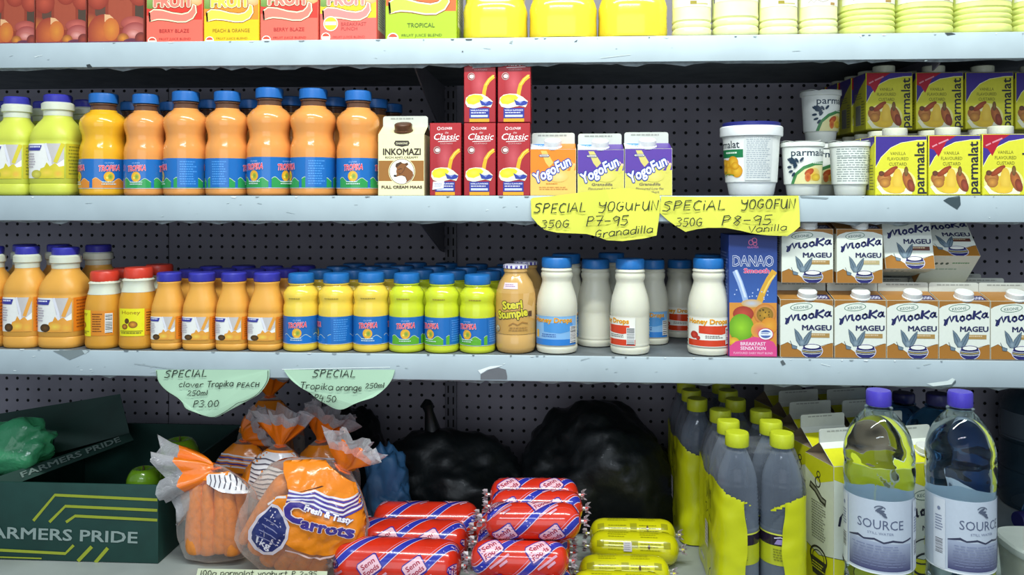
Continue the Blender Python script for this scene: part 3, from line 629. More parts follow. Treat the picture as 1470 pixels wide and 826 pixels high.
# --- yellow custard carton with screw cap
def custard(sash):
    w, d, h = 74, 58, 84; t = thing('custard_carton'); DIM['custard'] = (w, d, 96)
    box('body', -w/2, w/2, -d/2, d/2, 0, h, YELB, t, bev=1)
    tp = box('top_panel', -w/2+1.5, w/2-1.5, -d/2+1.5, d/2-1.5, h+.05, h+.5, PURB, t)
    c = lathe('cap', [(0,84.6),(16.5,84.6),(17,86),(17,95),(15.5,96),(0,96)], capmat('dfe0c4'), t, segs=40, ribs=.3)
    c.location = (0, -.006, 0)
    P = Pr(); P.rect(0, 0, w, h, 'dcd83a')
    P.poly([(0,h),(w,h),(w,h-6),(w*.8,h-6.5),(w*.5,h-10),(w*.3,h-17),(w*.12,h-30),(0,h-46)], '40308a')
    P.line([(w,h-6),(w*.8,h-6.5),(w*.5,h-10),(w*.3,h-17),(w*.12,h-30),(0,h-46)], .8, 'f4f2c0')
    if sash: P.poly([(0,h),(w*.55,h),(w*.34,h-9),(w*.19,h-30),(w*.10,h-20),(0,h-18)], 'b01c30'); P.line([(5,h-16),(12,h-12.6)], 2, 'd8909c'); P.line([(14,h-11.8),(28,h-6)], 2, 'd8909c')
    else: P.poly([(0,h),(w*.30,h),(w*.12,h-12),(0,h-18)], '40308a')
    for i, s in enumerate(('VANILLA', 'FLAVOURED', 'CUSTARD')): P.text(s, w*.44, h-27-i*7.4, 4.4, '7c7a26', wid=(22, 30, 25)[i], bold=.01)
    P.ell(30, 18, 28, 21, 'f0ecc8', 'eae48c', n=26); P.poly([(2,12),(10,2),(52,2),(56,12),(40,22),(20,24)], 'f0eecc')
    P.ell(27, 15, 18, 12, 'e8b83a', 'dcc43c'); P.ell(13, 24, 10, 9, 'cf8e4c', '9c5a2c'); P.ell(14, 18, 8, 7, 'd89a44', 'a06630'); P.ell(22, 34, 12, 4, 'b0522c', '8c3a20', rot=.6); P.ell(9, 31, 4, 3.6, '7a4434', '5a3a20')
    P.ell(47, 20, 7, 15, 'c8783c', '94502a', rot=.35); P.ell(44, 34, 3, 7, '8c6a38', '6a4a2a'); P.ell(51, 14, 5, 9, 'a85038', '7a3a26', rot=.3); P.ell(32, 22, 7, 16, 'ecc850', 'e0b840'); P.ell(30, 8, 12, 5, 'f0c83c', 'e4bc3c')
    P.text('parmalat', w-4.5, 3, 14, '2a2a38', wid=72, rot=math.pi/2, align='l', bold=.02)
    P.line([(2, 1.6), (w-2, 1.6)], 1, 'c8c030')
    P.build('front_print', onfront(w, -d/2), t, clip=(1, .8, w-1, h-.8))
    for f in (onleft(-w/2, d), onright(w/2, d)):
        Q = Pr(); Q.rect(0, 0, d, h, 'd6d22c'); Q.poly([(0,h),(d,h),(d,h-8),(d*.5,h-22),(0,h-44)], '40308a')
        Q.tiny(6, 46, d-12, 56, 3, '8a8a30'); Q.bars(12, 8, 36, 38, 14, bg='c8c8b8'); Q.tiny(38, 6, d-4, 44, 9, '8a8a30'); Q.build('side_print', f, t, clip=(1, .8, d-1, h-.8))
    return t
# --- white drink carton with bowl and leaves
def bowl(P, cx, cy, s):
    P.ell(cx, cy, 12.6*s, 9.2*s, 'dcd9ea', n=26); P.ell(cx, cy, 11.8*s, 8.6*s, '2a2a6c', n=26)
    P.ell(cx, cy+5.2*s, 10.4*s, 3.4*s, '232258', n=24); P.ell(cx, cy+5.4*s, 8.6*s, 2.5*s, 'f0efe6', n=24)
    for yy, c in ((.4, 'd8dcd0'), (-1.6, 'd8c440'), (-3.6, 'd8dcd0')):
        P.line([(cx + q*s, cy + yy*s + .012*q*q*s) for q in (-11.4, -8, -4, 0, 4, 8, 11.4)], .75*s, c)
def leaves(P, x, y, s, c='6f8290', e='3c505e'):
    for pts in ([(0,0),(-5,8),(-7,20),(-8,27),(-2,21),(3,13),(5,4)], [(3,2),(6,12),(12,20),(17,25),(16,14),(12,5),(8,0)], [(-4,-1),(-12,2),(-14,8),(-12,3),(-11,-4),(-5,-5)]):
        q = [(x+a*s, y+b*s) for a, b in pts]; P.poly(q, c); P.line(q + [q[0]], .7*s, e)
    P.line([(x-6*s, y+22*s), (x, y+8*s), (x+2*s, y)], .7*s, e); P.line([(x+15*s, y+21*s), (x+9*s, y+8*s), (x+5*s, y)], .7*s, e)
    P.ell(x+3*s, y+5*s, 4*s, 5*s, '93a4ae', c)
def mooka_front(P, w, h, edge='a06c2c', tag='b08c50', bowlon=True, low='a8712c'):
    P.rect(0, 0, w, h, edge)
    P.poly([(0,0),(0,h*.86),(w*.06,h*.90),(w*.2,h*.94),(w*.5,h*.965),(w*.8,h*.945),(w*.97,h*.90),(w,h*.88),(w,0)], 'e4e8dc')
    P.poly([(0,0),(0,h*.20),(w*.14,h*.26),(w*.40,h*.10),(w*.62,h*.14),(w*.96,h*.25),(w,h*.25),(w,0)], low); P.line([(0,h*.20),(w*.14,h*.26),(w*.3,h*.17)], .6, '5a3a18'); P.line([(w*.7,h*.18),(w*.96,h*.25),(w,h*.25)], .6, '5a3a18')
    P.ell(w*.40, h*.875, 16, 5.8, '4c7a64', rot=.10, n=26); P.ell(w*.40, h*.875, 14.9, 4.9, 'e4e8dc', rot=.10, n=26); P.text('KEONE', w*.40, h*.845, 4, '5c7a72', wid=21, rot=.10, bold=.02)
    # brush-written name
    def st(pts, wd=2.7): P.line([(w*(.11 + .84*a), h*(.565 + .25*b + .02*a)) for a, b in pts], wd*1.35, '23285c')
    st([(.0,.02),(.03,.42),(-.02,.40)]); st([(.03,.10),(.06,.42),(.12,.66),(.16,.30),(.21,.62),(.27,.70),(.28,.36),(.33,.30)]); st([(.44,.66),(.38,.60),(.36,.42),(.41,.32),(.46,.42),(.45,.62),(.40,.66)], 2.3)
    st([(.60,.74),(.53,.68),(.51,.50),(.56,.40),(.62,.50),(.61,.70),(.56,.74)], 2.3); st([(.70,1.02),(.67,.42)], 3); st([(.86,.98),(.70,.70),(.84,.44)]); st([(.97,.86),(.90,.78),(.87,.60),(.92,.52),(.97,.66),(.99,.88),(.98,.58),(1.03,.54)], 2.2)
    P.text('MAGEU', w*.69, h*.475, 7.6, '2c3058', wid=41, bold=.05)
    P.rect(w*.52, h*.345, w*.93, h*.42, tag); P.tiny(w*.56, h*.36, w*.90, h*.41, 1, 'd8c09a')
    leaves(P, w*.37, h*.20, .98); bowl(P, w*.60, h*.115, 1.22)
def mooka(tagc='b08c50', capc='e8e8e4'):
    w, d = 75, 72; t = gable('drink_carton', 'mooka', w, d, 88, 98, 112, WHITEB, capc, capr=13, capy=.35, capx=4, folded=BROWNB)
    P = Pr(); mooka_front(P, w, 88, tag=tagc); P.build('front_print', onfront(w, -d/2), t, clip=(.4, .4, w-.4, 87.7))
    mp, ln = roofmap(w, d, 88, 98); Q = Pr(); Q.rect(0, 0, w, ln-1, 'a87434'); Q.poly([(50,2),(72,2),(72,20),(54,20)], '34305c'); Q.text('500', 62, 5, 10, 'c8c8dc', wid=14, bold=.04); Q.build('roof_print', mp, t, clip=(.5, .5, w-.5, ln-.5))
    for f in (onleft(-w/2, d), onright(w/2, d)):
        Q = Pr(); Q.rect(0, 0, d, 88, 'dfe2d4'); Q.rect(0, 0, d, 18, 'a8712c'); Q.rect(0, 80, d, 88, 'a06c2c'); Q.tiny(8, 26, d-8, 72, 12, '8c8c84'); Q.build('side_print', f, t, clip=(.4, .4, d-.4, 87.7))
    Q = Pr(); Q.rect(0, 0, w, d, 'd4d6c8'); [Q.ell(16+i*8, 54, 2.4, 2.8, '4a5a4e') for i in range(3)]; Q.tiny(38, 51, 66, 57, 1, '6a9a70'); Q.tiny(10, 36, 60, 42, 1, '9cb09c')
    Q.build('base_print', lambda x, y, L: (x - w/2, -y + d/2, -.3 - L*.05), t, clip=(1, 1, w-1, d-1))
    return t
# --- tall blue drink box
def danao():
    w, d, h = 70, 62, 176; t = thing('juice_carton'); DIM['danao'] = (w, d, h)
    box('body', -w/2, w/2, -d/2, d/2, 0, h, mat('blue_board', '26408c', rough=.35), t, bev=1)
    P = Pr(); P.rect(0, 0, w, h, 'd89038'); P.rect(0, 78, w, h, '3a62ac', '1e2c6c')
    P.arc(32, 165, 3.2, 3.6, 1.1, 'd86a9a'); P.arc(37, 168, 3.4, 3.4, 1.1, 'd86a9a'); P.arc(38, 163, 2.6, 2.6, 1.1, 'd86a9a'); P.text('CLOVER', 35, 157, 2.6, 'c86aa8', wid=16, bold=.03)
    P.line([(9,124),(16,108),(22,90),(26,74)], 8, '9fb6dc'); P.line([(10,125),(17,108),(24,86)], 3, 'd4def2'); P.line([(66,124),(58,112),(50,96),(42,74)], 9, 'd8a438'); P.line([(66,118),(58,108),(50,92)], 2.4, 'f0cc64')
    P.ell(33, 77, 15, 6, 'b8c4d8', 'd0a860'); 
    for i in range(14): P.ell(random.uniform(4, 66), random.uniform(82, 98), 1, 1, 'b8c8e8', n=8)
    P.text('DANAO', 35, 131, 15, '2c4484', wid=58, bold=-.005, out=(.05, 'e8ecf6')); P.text('Smooth', 40, 121, 6.6, 'd8306c', wid=36, bold=.03, out=(.04, 'f0c8d8'))
    P.ell(21, 62, 15, 11, 'c8503c', 'a03a28'); P.ell(52, 62, 16, 15, 'e8b878', 'c87a2c', n=26); P.ell(52, 61, 12, 11, 'c8962c', '8c6a24', n=24)
    for i in range(12): P.ell(52 + random.uniform(-8, 8), 61 + random.uniform(-7, 7), 1, 1.3, '4a3c14', n=6)
    P.ell(18, 42, 18, 20, '9ad02c', '6aa01e', n=28); P.ell(58, 45, 12, 12, 'e8a83c', 'd88a28'); P.ell(44, 38, 12, 12, 'd8685c', 'e0a03c'); P.ell(7, 22, 8, 6, 'e8c43c', 'd89a28')
    P.poly([(0,0),(0,14),(10,22),(24,25),(36,29),(50,27),(64,22),(w,12),(w,0)], 'dc4a88')
    P.ell(53, 33, 11.4, 9, 'c83c58', n=24); P.ell(53, 33, 10.2, 7.9, 'eef0f6', n=24); P.ell(53, 33, 8, 5.9, '5068a8', n=24); P.rect(44, 31, 62, 35.5, 'e8ecf4'); P.tiny(46, 32, 60, 34.6, 1, '34488c')
    P.text('BREAKFAST', 35, 16.5, 4.8, 'f6dce8', wid=36, bold=.03); P.text('SENSATION', 35, 10, 4.8, 'f6dce8', wid=36, bold=.03); P.text('FLAVOURED DAIRY FRUIT BLEND', 35, 4, 3, 'f0b8d0', wid=56, bold=.02)
    P.build('front_print', onfront(w, -d/2), t, clip=(1, .6, w-1, h-.6))
    Q = Pr(); Q.rect(0, 0, d, h, '2c4890'); Q.rect(0, 0, d, 40, 'dc4a88'); Q.tiny(5, 50, d-5, 150, 22, '8898c8'); Q.build('side_print', onleft(-w/2, d), t, clip=(1, .6, d-1, h-.6))
    return t
# --- fruit drink cartons on the top shelf
def fruit_carton(bg, sw, band, txt, txtc, badge=None, key='fruit', side='d8e0c0'):
    w, d, h = 82, 58, 175; t = thing('juice_carton'); DIM[key] = (w, d, h)
    box('body', -w/2, w/2, -d/2, d/2, 0, h, mat('board_' + bg, bg, rough=.35), t, bev=1)
    P = Pr(); P.rect(0, 0, w, h, bg); P.poly([(0,38),(w*.4,46),(w*.75,32),(w,32),(w,h),(0,h)], band)
    P.ell(60, 90, 30, 26, 'e88a3c', band); P.ell(20, 110, 24, 26, '8cb048', '5c8434'); P.ell(70, 66, 17, 15, 'f0d0a0', 'e0a060'); P.ell(6, 62, 15, 14, '8ca85c', '6a8c3c')
    tail = [(6,30),(5,43),(11,47),(24,46),(38,42),(52,40),(61,42),(66,47),(68,54),(72,52),(73,42),(68,34),(58,29),(46,29),(30,32),(18,33),(12,32)]
    P.line(tail + [tail[0], tail[1]], 3.4, '8a3a1c'); P.poly([(a, b) for a, b in tail], sw); P.line(tail + [tail[0], tail[1]], 1.7, 'f6efc0')
    P.text('FRUIT', 40, 51, 15, sw, wid=56, bold=.07, out=(.05, 'f8f0cc'), out2=(.09, '8a3a1c')); pass
    if len(txt) == 1: P.text(txt[0], 41, 14, 5, txtc, wid=len(txt[0])*3.9, bold=.01)
    else:
        P.text(txt[0], 31, 21, 4.8, txtc, align='l', wid=36, bold=.01); P.text(txt[1], 31, 14.4, 4.8, txtc, align='l', wid=23, bold=.01)
    P.text('FRUIT JUICE BLEND', 42, 3.6, 3, txtc, wid=46)
    P.ell(9, 1.5 if not badge else 5, 6.6, 6.6, 'fbf3e0'); P.ell(9, 1.5 if not badge else 5, 5.4, 5.4, 'd8503c'); P.rect(4, 0, 14, 3 if not badge else 6, 'fbf3e0')
    if badge: P.ell(16, 24, 10.6, 10.6, 'f6f0d0'); P.ell(16, 24, 9.2, 9.2, 'f0d02c'); P.rect(8, 22, 24, 27, 'f8f2d8')
    P.build('front_print', onfront(w, -d/2), t, clip=(1, .6, w-1, h-.6))
    for f in (onleft(-w/2, d), onright(w/2, d)):
        Q = Pr(); Q.rect(0, 0, d, h, bg); Q.rect(6, 16, d-4, 110, side); Q.tiny(9, 20, d-8, 104, 24, '7a8060'); Q.build('side_print', f, t, clip=(1, .6, d-1, h-.6))
    return t
def plum_carton():
    w, d, h = 76, 60, 170; t = thing('juice_carton'); DIM['plum'] = (w, d, h)
    box('body', -w/2, w/2, -d/2, d/2, 0, h, mat('maroon_board', '7c3428', rough=.35), t, bev=1)
    P = Pr(); P.rect(0, 0, w, h, '8c3a28'); P.rect(10, 20, 24, h, '5c4034'); P.rect(28, 20, 60, h, 'a04a34'); P.rect(64, 24, w, h, '4c3c30')
    for x, y in ((14, 60), (46, 72), (70, 64), (30, 96), (62, 100), (10, 100)): P.ell(x, y, 15, 16, 'b8503a', '8c3426', n=22)
    P.ell(4, 18, 14, 22, 'c87a34', '8c3a2c', n=24); P.ell(22, 14, 22, 24, 'c86a34', '983c2c', n=26); P.poly([(23,38),(23,28),(33,29),(40,24),(37,31),(30,37)], 'dcaa7c'); P.ell(32, 18, 11, 15, 'd08434', 'c06430')
    P.ell(62, 26, 17, 9, 'c8685c', '9a443c', n=22); P.ell(64, 14, 17, 13, 'cc7c74', '96403c', n=24); P.ell(62, 12, 9, 6, 'dc9c94', 'b86458'); P.ell(48, 6, 8, 7, 'd88a34', '94502c'); P.ell(60, 1, 12, 5, '5a3040', '6c3848'); P.ell(72, 6, 8, 8, '9c4434', '6c302c')
    P.rect(0, 0, w, 2.5, '6c3450')
    P.build('front_print', onfront(w, -d/2), t, clip=(.8, .6, w-.8, h-.6))
    return t
# --- one litre yellow and white gable carton
def litre():
    w, d = 74, 70; t = gable('drink_carton', 'litre', w, d, 188, 212, 231, WHITEB, 'dfe0d8', capr=12, capy=.45, capx=12, fold=.28)
    P = Pr(); h = 188
    P.rect(0, 0, w, h, 'dde2d4'); P.poly([(0,h),(w,h),(w,h-22),(w*.5,h-34),(0,h-18)], 'd9d61e'); P.poly([(0,0),(0,60),(w*.5,50),(w,62),(w,0)], 'd9d61e'); P.line([(0,60),(w*.5,50),(w,62)], .9, '3a3a2c')
    P.arc(38, h-46, 17, 7, 1.1, '4c6a5c'); P.text('KEONE', 38, h-48.5, 4.6, '5c7a72', wid=24, bold=.02)
    def st(pts, wd=3.9): P.line([(8 + 60*a, h-84 + 24*b) for a, b in pts], wd, '1c1c34')
    st([(0,0),(.04,.5),(.10,.75),(.14,.3),(.20,.72),(.27,.8),(.29,.4),(.34,.34)]); st([(.46,.75),(.4,.6),(.42,.42),(.49,.42),(.5,.65),(.46,.75)]); st([(.63,.8),(.57,.66),(.59,.5),(.66,.5),(.67,.72),(.63,.8)]); st([(.75,1.1),(.72,.5)]); st([(.88,1),(.75,.78),(.88,.5)]); st([(1.02,.9),(.94,.78),(.95,.6),(1.02,.64),(1.03,.9),(1.06,.6)])
    P.text('MAGEU', w*.72, h-96, 7, '2a2c40', wid=38, bold=.02); P.rect(w*.5, h-116, w*.95, h-104, 'd9d61e'); P.line([(w*.56,h-112),(w*.62,h-107),(w*.66,h-112),(w*.72,h-108),(w*.78,h-112),(w*.86,h-108)], 1.2, '5a5a2c')
    P.arc(38, 62, 24, 18, 2, '2a2a2c'); P.arc(38, 44, 20, 15, 3, '2a2a2c')
    P.build('front_print', onfront(w, -d/2), t, clip=(.4, .4, w-.4, h-.3))
    mp, ln = roofmap(w, d, 188, 212); Q = Pr(); Q.rect(0, 0, w, ln*.72, 'd9d61e'); Q.rect(0, ln*.72, w, ln, 'dfe2d6'); Q.build('roof_print', mp, t, clip=(.5, .5, w-.5, ln-.5))
    Q = Pr(); Q.rect(0, 0, d, h, 'd4d8c6'); Q.poly([(0,h),(d,h),(d,h-20),(d*.5,h-34),(0,h-20)], 'd2d01e'); Q.poly([(0,0),(0,58),(d*.5,50),(d,60),(d,0)], 'd2d01e'); Q.line([(0,58),(d*.5,50),(d,60)], .9, '3a3a2c')
    Q.line([(12,h-42),(26,h-46),(40,h-56),(52,h-58)], 10, '33302e'); Q.line([(14,h-42),(28,h-47),(42,h-56),(50,h-57)], 4, '8a8a80'); Q.arc(32, h-34, 6, 7, 2, '33302e'); Q.arc(34, h-22, 4, 4, 1.6, '33302e')
    Q.tiny(16, 70, 52, h-62, 15, '77786c'); Q.arc(34, 46, 20, 15, 3, '33302e'); Q.arc(34, 46, 14, 10, 1.5, '33302e'); Q.poly([(14,44),(54,44),(48,20),(20,20)], '33302e'); Q.tiny(18, 26, 50, 38, 3, 'd2d01e')
    Q.build('side_print', onleft(-w/2, d), t, clip=(.4, .4, d-.4, h-.3))
    return t
# --- tubs
CUP = mat('cup_plastic', 'dfe2da', rough=.3, sss=.1, bscale=40)
def cup(kind, key):
    p = [(0,0),(20.5,0),(22,1.5),(23.4,13),(23.8,14.5),(25.6,15.5),(28.6,66),(31,67),(31,71.5),(30,73),(29,73),(28,71),(0,70.5)]
    t = thing('yoghurt_tub'); DIM[key] = (62, 62, 73); lathe('body', p, CUP, t, segs=44)
    lathe('foil_lid', [(0,73.1),(30.4,73.1),(31,73.6),(30.4,74),(0,73.8)], mat('lid_film', 'c8ccc8', rough=.35, metal=.2), t, segs=44, warp=lambda x, y, z: (x, y, z + (1.2*math.sin(x*.4)*(abs(x) > 18))))
    W = 100; P = Pr(); P.rect(0, 0, W, 50, 'e2e5de')
    if kind == 'logo':
        P.text('parmalat', 55, 38, 9.4, '2a3c4c', wid=54, bold=.02)
        P.poly([(26,0),(32,14),(44,24),(58,29),(78,31),(90,31),(90,0)], '3f8048'); P.poly([(31,0),(36,12),(46,20),(60,25),(80,26),(80,0)], 'dcd59a'); P.ell(58, 13, 12, 9, 'e8b83c', 'd8c06c'); P.ell(52, 16, 7, 4, 'c85a2c', 'a8481c', rot=.5); P.ell(63, 9, 8, 5, 'e8c83c', 'c8a02c'); P.ell(50, 9, 4, 6, 'b84a24', 'd07a38')
        P.tiny(56, 26.4, 78, 29, 1, 'e8f0e0')
        for i in range(7):
            a = 2.5 - i*.28; P.ell(31 + 8*math.cos(a)*(1-.1*i), 27 + 9*math.sin(a) - i*1.2, 3.4, 1.5, '22384c', rot=a, n=10)
        for x, y, a in ((27,17,.3),(25,23,.1),(29,29,-.3),(36,32,-1),(42,33,.9),(34,24,.8),(31,13,.9)): P.ell(x, y, 3.6, 1.7, '22384c', rot=a, n=10)
    else:
        P.tiny(22, 2, 78, 48, 15, '8f9a96'); P.bars(70, 16, 82, 40, 14, vertical=False, bg='d8dcd4', col='6a7070'); P.rect(24, 22, 66, 22.5, 'a0a8a4'); P.rect(24, 36, 66, 36.5, 'a0a8a4')
    P.build('label', onround(p, 15.8, W, 2, 0), t, maxlen=4)
    return t
def big_tub():
    p = [(0,0),(30,0),(32,2),(34.5,15),(35,17),(36.5,18),(40.5,80),(43,81)]
    t = thing('yoghurt_tub'); DIM['bigtub'] = (90, 90, 100)
    lathe('body', p, mat('tub_plastic', 'eceff0', rough=.3, sss=.1), t, segs=52)
    lathe('rim', [(41,80.5),(44.5,81),(45,83),(45,93),(43.5,94.5),(40,94.8),(39.5,92)], mat('tub_rim', 'f0f2f2', rough=.3), t, segs=52)
    lathe('lid', [(0,92),(40.4,92),(41.4,95),(41.4,99),(40,100),(36,100),(35,98.5),(0,98.5)], mat('lid_navy', '2a2e78', rough=.35), t, segs=52)
    W = 150; P = Pr(); P.rect(0, 0, W, 62, 'eceeea'); P.text('parmalat', 56, 46, 10, '2a3440', wid=50, bold=.02); P.rect(8, 33, 86, 44, '1e7a48'); P.tiny(56, 36, 80, 41, 1, 'd8ecd8')
    for x, y, a, b in ((58,24,10,6),(70,27,9,8),(62,15,9,6),(76,15,9,9),(50,16,8,6),(52,26,7,5),(74,22,6,5)): P.ell(x, y, a, b, 'f2c43c', 'd8941c')
    P.line([(50,8),(60,11),(72,9)], 1.2, '6a9a2c'); P.line([(48,11),(56,14)], 1, '6a9a2c')
    P.rect(88, 2, 126, 62, 'd3d6d4'); P.tiny(90, 4, 124, 60, 22, '9aa4ac')
    P.build('label', onround(p, 18.5, W, 2, -.80), t, maxlen=4)
    return t
# ---------------------------------------------------------------- further bottles
def stumpy():
    r = 27; p = [(0,0),(22,0),(26,3),(27.4,9),(27.4,28),(27,28.6),(27.4,29.2),(27.6,80),(26.6,92),(23,104),(17.5,113),(15.6,117),(15.6,119),(16.8,120),(16.8,124),(15,125)]
    t = thing('milk_bottle'); DIM['stumpy'] = (55, 55, 130)
    lathe('body', p, mat('toffee_milk', 'd3a660', rough=.15, coat=.5, bscale=25), t, segs=48)
    P = Pr(); P.rect(0, 0, 2*math.pi*15.6, 6, 'e8e4ee')
    for i in range(16): P.rect(i*6.1, 0, i*6.1+3, 6, '4a3c98'); 
    lathe('cap', [(0,125),(16.3,125),(16.8,126.5),(16,130),(14,131),(0,131)], mat('cap_foil', 'cfcbe0', rough=.3, metal=.2), t, segs=44, ribs=.7)
    P.build('cap_print', lambda x, y, L: (17.6*math.sin(x/15.6), -17.6*math.cos(x/15.6), 125.2 + y*.75), t, maxlen=4)
    P = Pr(); W = 76; P.rect(0, 0, W, 60, 'cf9f52'); P.poly([(50,60),(60,60),(56,44),(64,40),(70,50),(72,20),(60,24),(48,30)], 'dcb070')
    P.text('Steri', 35, 38, 11.5, 'e2d43a', wid=27, rot=.12, bold=.06, out=(.075, '2c2a20')); P.text('Stumpie', 35, 25, 11.5, 'e2d43a', wid=42, rot=.14, bold=.06, out=(.075, '2c2a20')); P.rect(57, 26, 63, 34, '5a3a24')
    P.line([(30,13),(36,17),(42,14),(48,18),(56,16)], 1.6, 'a87838'); P.tiny(30, 4, 62, 11, 2, 'b08444'); P.ell(12, 8, 4.4, 4.8, 'a89468'); P.ell(12, 8, 3.4, 3.8, 'e0cfa4'); P.rect(10, 5, 14, 9, 'a89468')
    P.build('label', onround(p, 29.5, W, 2, 0), t, maxlen=4, m=PRINTG)
    Q = Pr(); Q.rect(0, 0, 18, 9, 'e8cfd4'); Q.tiny(2, 2, 16, 7, 2, '9a80a8'); Q.build('price_sticker', onround(p, 96, 18, 2, -.25), t, maxlen=4, m=PRINTM)
    return t
def yellow_jug(c):
    p = [(0,0),(40,0),(45,3),(46.8,9),(46.2,30),(46.8,44),(45,52),(43,56),(43,150),(38,175),(20,205),(17,212),(17,222)]
    t = thing('juice_bottle'); DIM['jug'] = (94, 94, 240)
    lathe('body', p, c, t, segs=52, n=3)
    lathe('cap', [(0,222),(19,222),(19,238),(17,240),(0,240)], capmat('2f9a3c'), t, segs=40, ribs=.5)
    P = Pr(); P.rect(0, 0, 100, 70, '7ec43c'); P.ell(50, 30, 26, 20, 'f4e04c', 'c8c02c'); P.build('label', onround(p, 60, 100, 3, 0), t, maxlen=5)
    return t
def ribbed(W, H, c, ribs, lab, key, lz=44):
    r = W/2; p = [(0,0),(r-4,0),(r-1,3),(r,7)]
    z = 12
    for i in range(ribs): p += [(r, z), (r-1.8, z+2.2), (r, z+4.6)]; z += 9 if ribs < 4 else 7.5
    p += [(r-.5, z+2), (r-.5, H*.68), (r-6, H*.78), (r*.45, H*.90), (r*.42, H*.93)]
    t = thing('milk_bottle'); DIM[key] = (W, W, H); lathe('body', p, c, t, segs=48, n=2.6)
    lathe('cap', [(0,H*.93),(r*.5,H*.93),(r*.5,H-2),(r*.46,H),(0,H)], capmat('3a3aa8'), t, segs=40, ribs=.4)
    P = Pr(); P.rect(0, 0, W*1.2, 60, 'e6e4d6')
    if lab == 'green': P.rect(0, 0, 2.4, 60, '6a6a98'); P.ell(W*.55, 13, 12, 10, 'a8c85c', 'd8dcc0'); P.line([(W*.15,14),(W*.2,17),(W*.24,14),(W*.3,16),(W*.42,14.4),(W*.55,15.5)], 1.2, '8a9a80'); P.ell(W*.9, 14, 4, 5, '3c3a4c'); P.ell(W*1.04, 12, 3, 4, '3c3a4c')
    elif lab == 'gold': P.rect(W*.5, 3, W*.66, 8, '9a8c2c'); P.rect(W*.66, 3, W*.95, 5, 'c0b87c')
    else: P.line([(W*.25,5),(W*.32,9),(W*.38,5),(W*.46,9),(W*.6,5.4),(W*.75,8)], 1.6, 'b0a89c'); P.rect(W*.8, 1, W*.92, 5, 'a8884c')
    P.build('label', onround(p, lz, W*1.2, 2.6, 0), t, maxlen=5)
    return t
# clear water: a solid body of water in a thin bottle
WATER = mat('water_in_clear_plastic', 'dcecf2', rough=.02, trans=1, ior=1.33, bump=.0, var=.0, bscale=40)
WATERB = mat('blue_tinted_water', '5f9fd0', rough=.04, trans=1, ior=1.33, var=.0)
def water_bottle(th0, m=WATER, cap='4c40b8', key='water', labelled=True):
    r = 48; p = spl([(0,0),(40,0),(46,5),(47.5,14),(45,30),(47,46),(45.6,60),(46.2,68)], 3) + [(46.2,70),(46.2,166)]
    p += spl([(46.4,168),(47.8,176),(48.4,188),(47.4,198),(48,205),(45.6,220),(40,234),(32,246),(22,256),(15.5,261),(14,264),(14,267)], 4)
    t = thing('water_bottle'); DIM[key] = (96, 96, 284)
    def dent(x, y, z):
        if 170 < z < 232: 
            a = math.atan2(x, -y); kk = 1 - .035*max(0, math.sin(a*5 + z*.09))*math.sin((z-170)/62*math.pi); return x*kk, y*kk, z
        if 10 < z < 62: kk = 1 - .03*max(0, math.sin(math.atan2(x, -y)*8)); return x*kk, y*kk, z
        return x, y, z
    lathe('body', p, m, t, segs=64, auto=80, warp=dent)
    lathe('neck_ring', [(14.2,261.6),(19,261.8),(19,263.2),(14.2,263.4)], m, t, segs=40)
    lathe('cap', [(0,265.6),(16,265.6),(16.6,267),(16.6,281.5),(15.4,284),(0,284)], capmat(cap), t, segs=48, ribs=.5)
    if labelled:
        W = 2*math.pi*46; P = Pr(); P.rect(0, 0, W, 88, 'c4cedb'); c = W/2
        P.poly([(c-46,4),(c+46,4),(c+46,36),(c-46,40)], None, ['484a74','484a74','a8b2c8','a8b2c8']); P.rect(0, 0, W, 2, 'eef2f6')
        P.poly([(c-46,40),(c-30,44),(c-22,41),(c-8,43),(c+4,39),(c+16,42),(c+30,40),(c+46,43),(c+46,41),(c+30,38),(c+16,39.6),(c+4,37),(c-8,40.6),(c-22,39),(c-30,41),(c-46,38.6)], '3a3e56')
        P.text('SOURCE', c, 54, 11, '5c6680', wid=62, sx=1); P.text('STILL WATER', c, 47.6, 2.8, '7c86a0', wid=34)
        for i in range(4): P.ell(c+2+i*2.2-4, 76-i*2.4+2, 5.4-i*.4, 1.5, '5a6478', rot=.5-i*.35)
        P.arc(c-1, 76, 8, 6, 1.2, '5a6478', 30, 150); 
        P.tiny(c-40, 8, c+40, 35, 8, '8088a8', .8)
        for sd in (-1, 1):
            q = c + sd*58; P.rect(q-9, 2, q+9, 86, 'd4dae2'); P.bars(q-6, 20, q+6, 38, 12, vertical=False, bg='dce0e8'); P.tiny(q-6, 46, q+6, 66, 6, '7c86a0'); P.ell(q, 74, 2.4, 2.4, '7c86a0')
        P.build('label', onround(p, 72, W, 2, th0, g=.5), t, maxlen=4, m=PRINT)
    return t
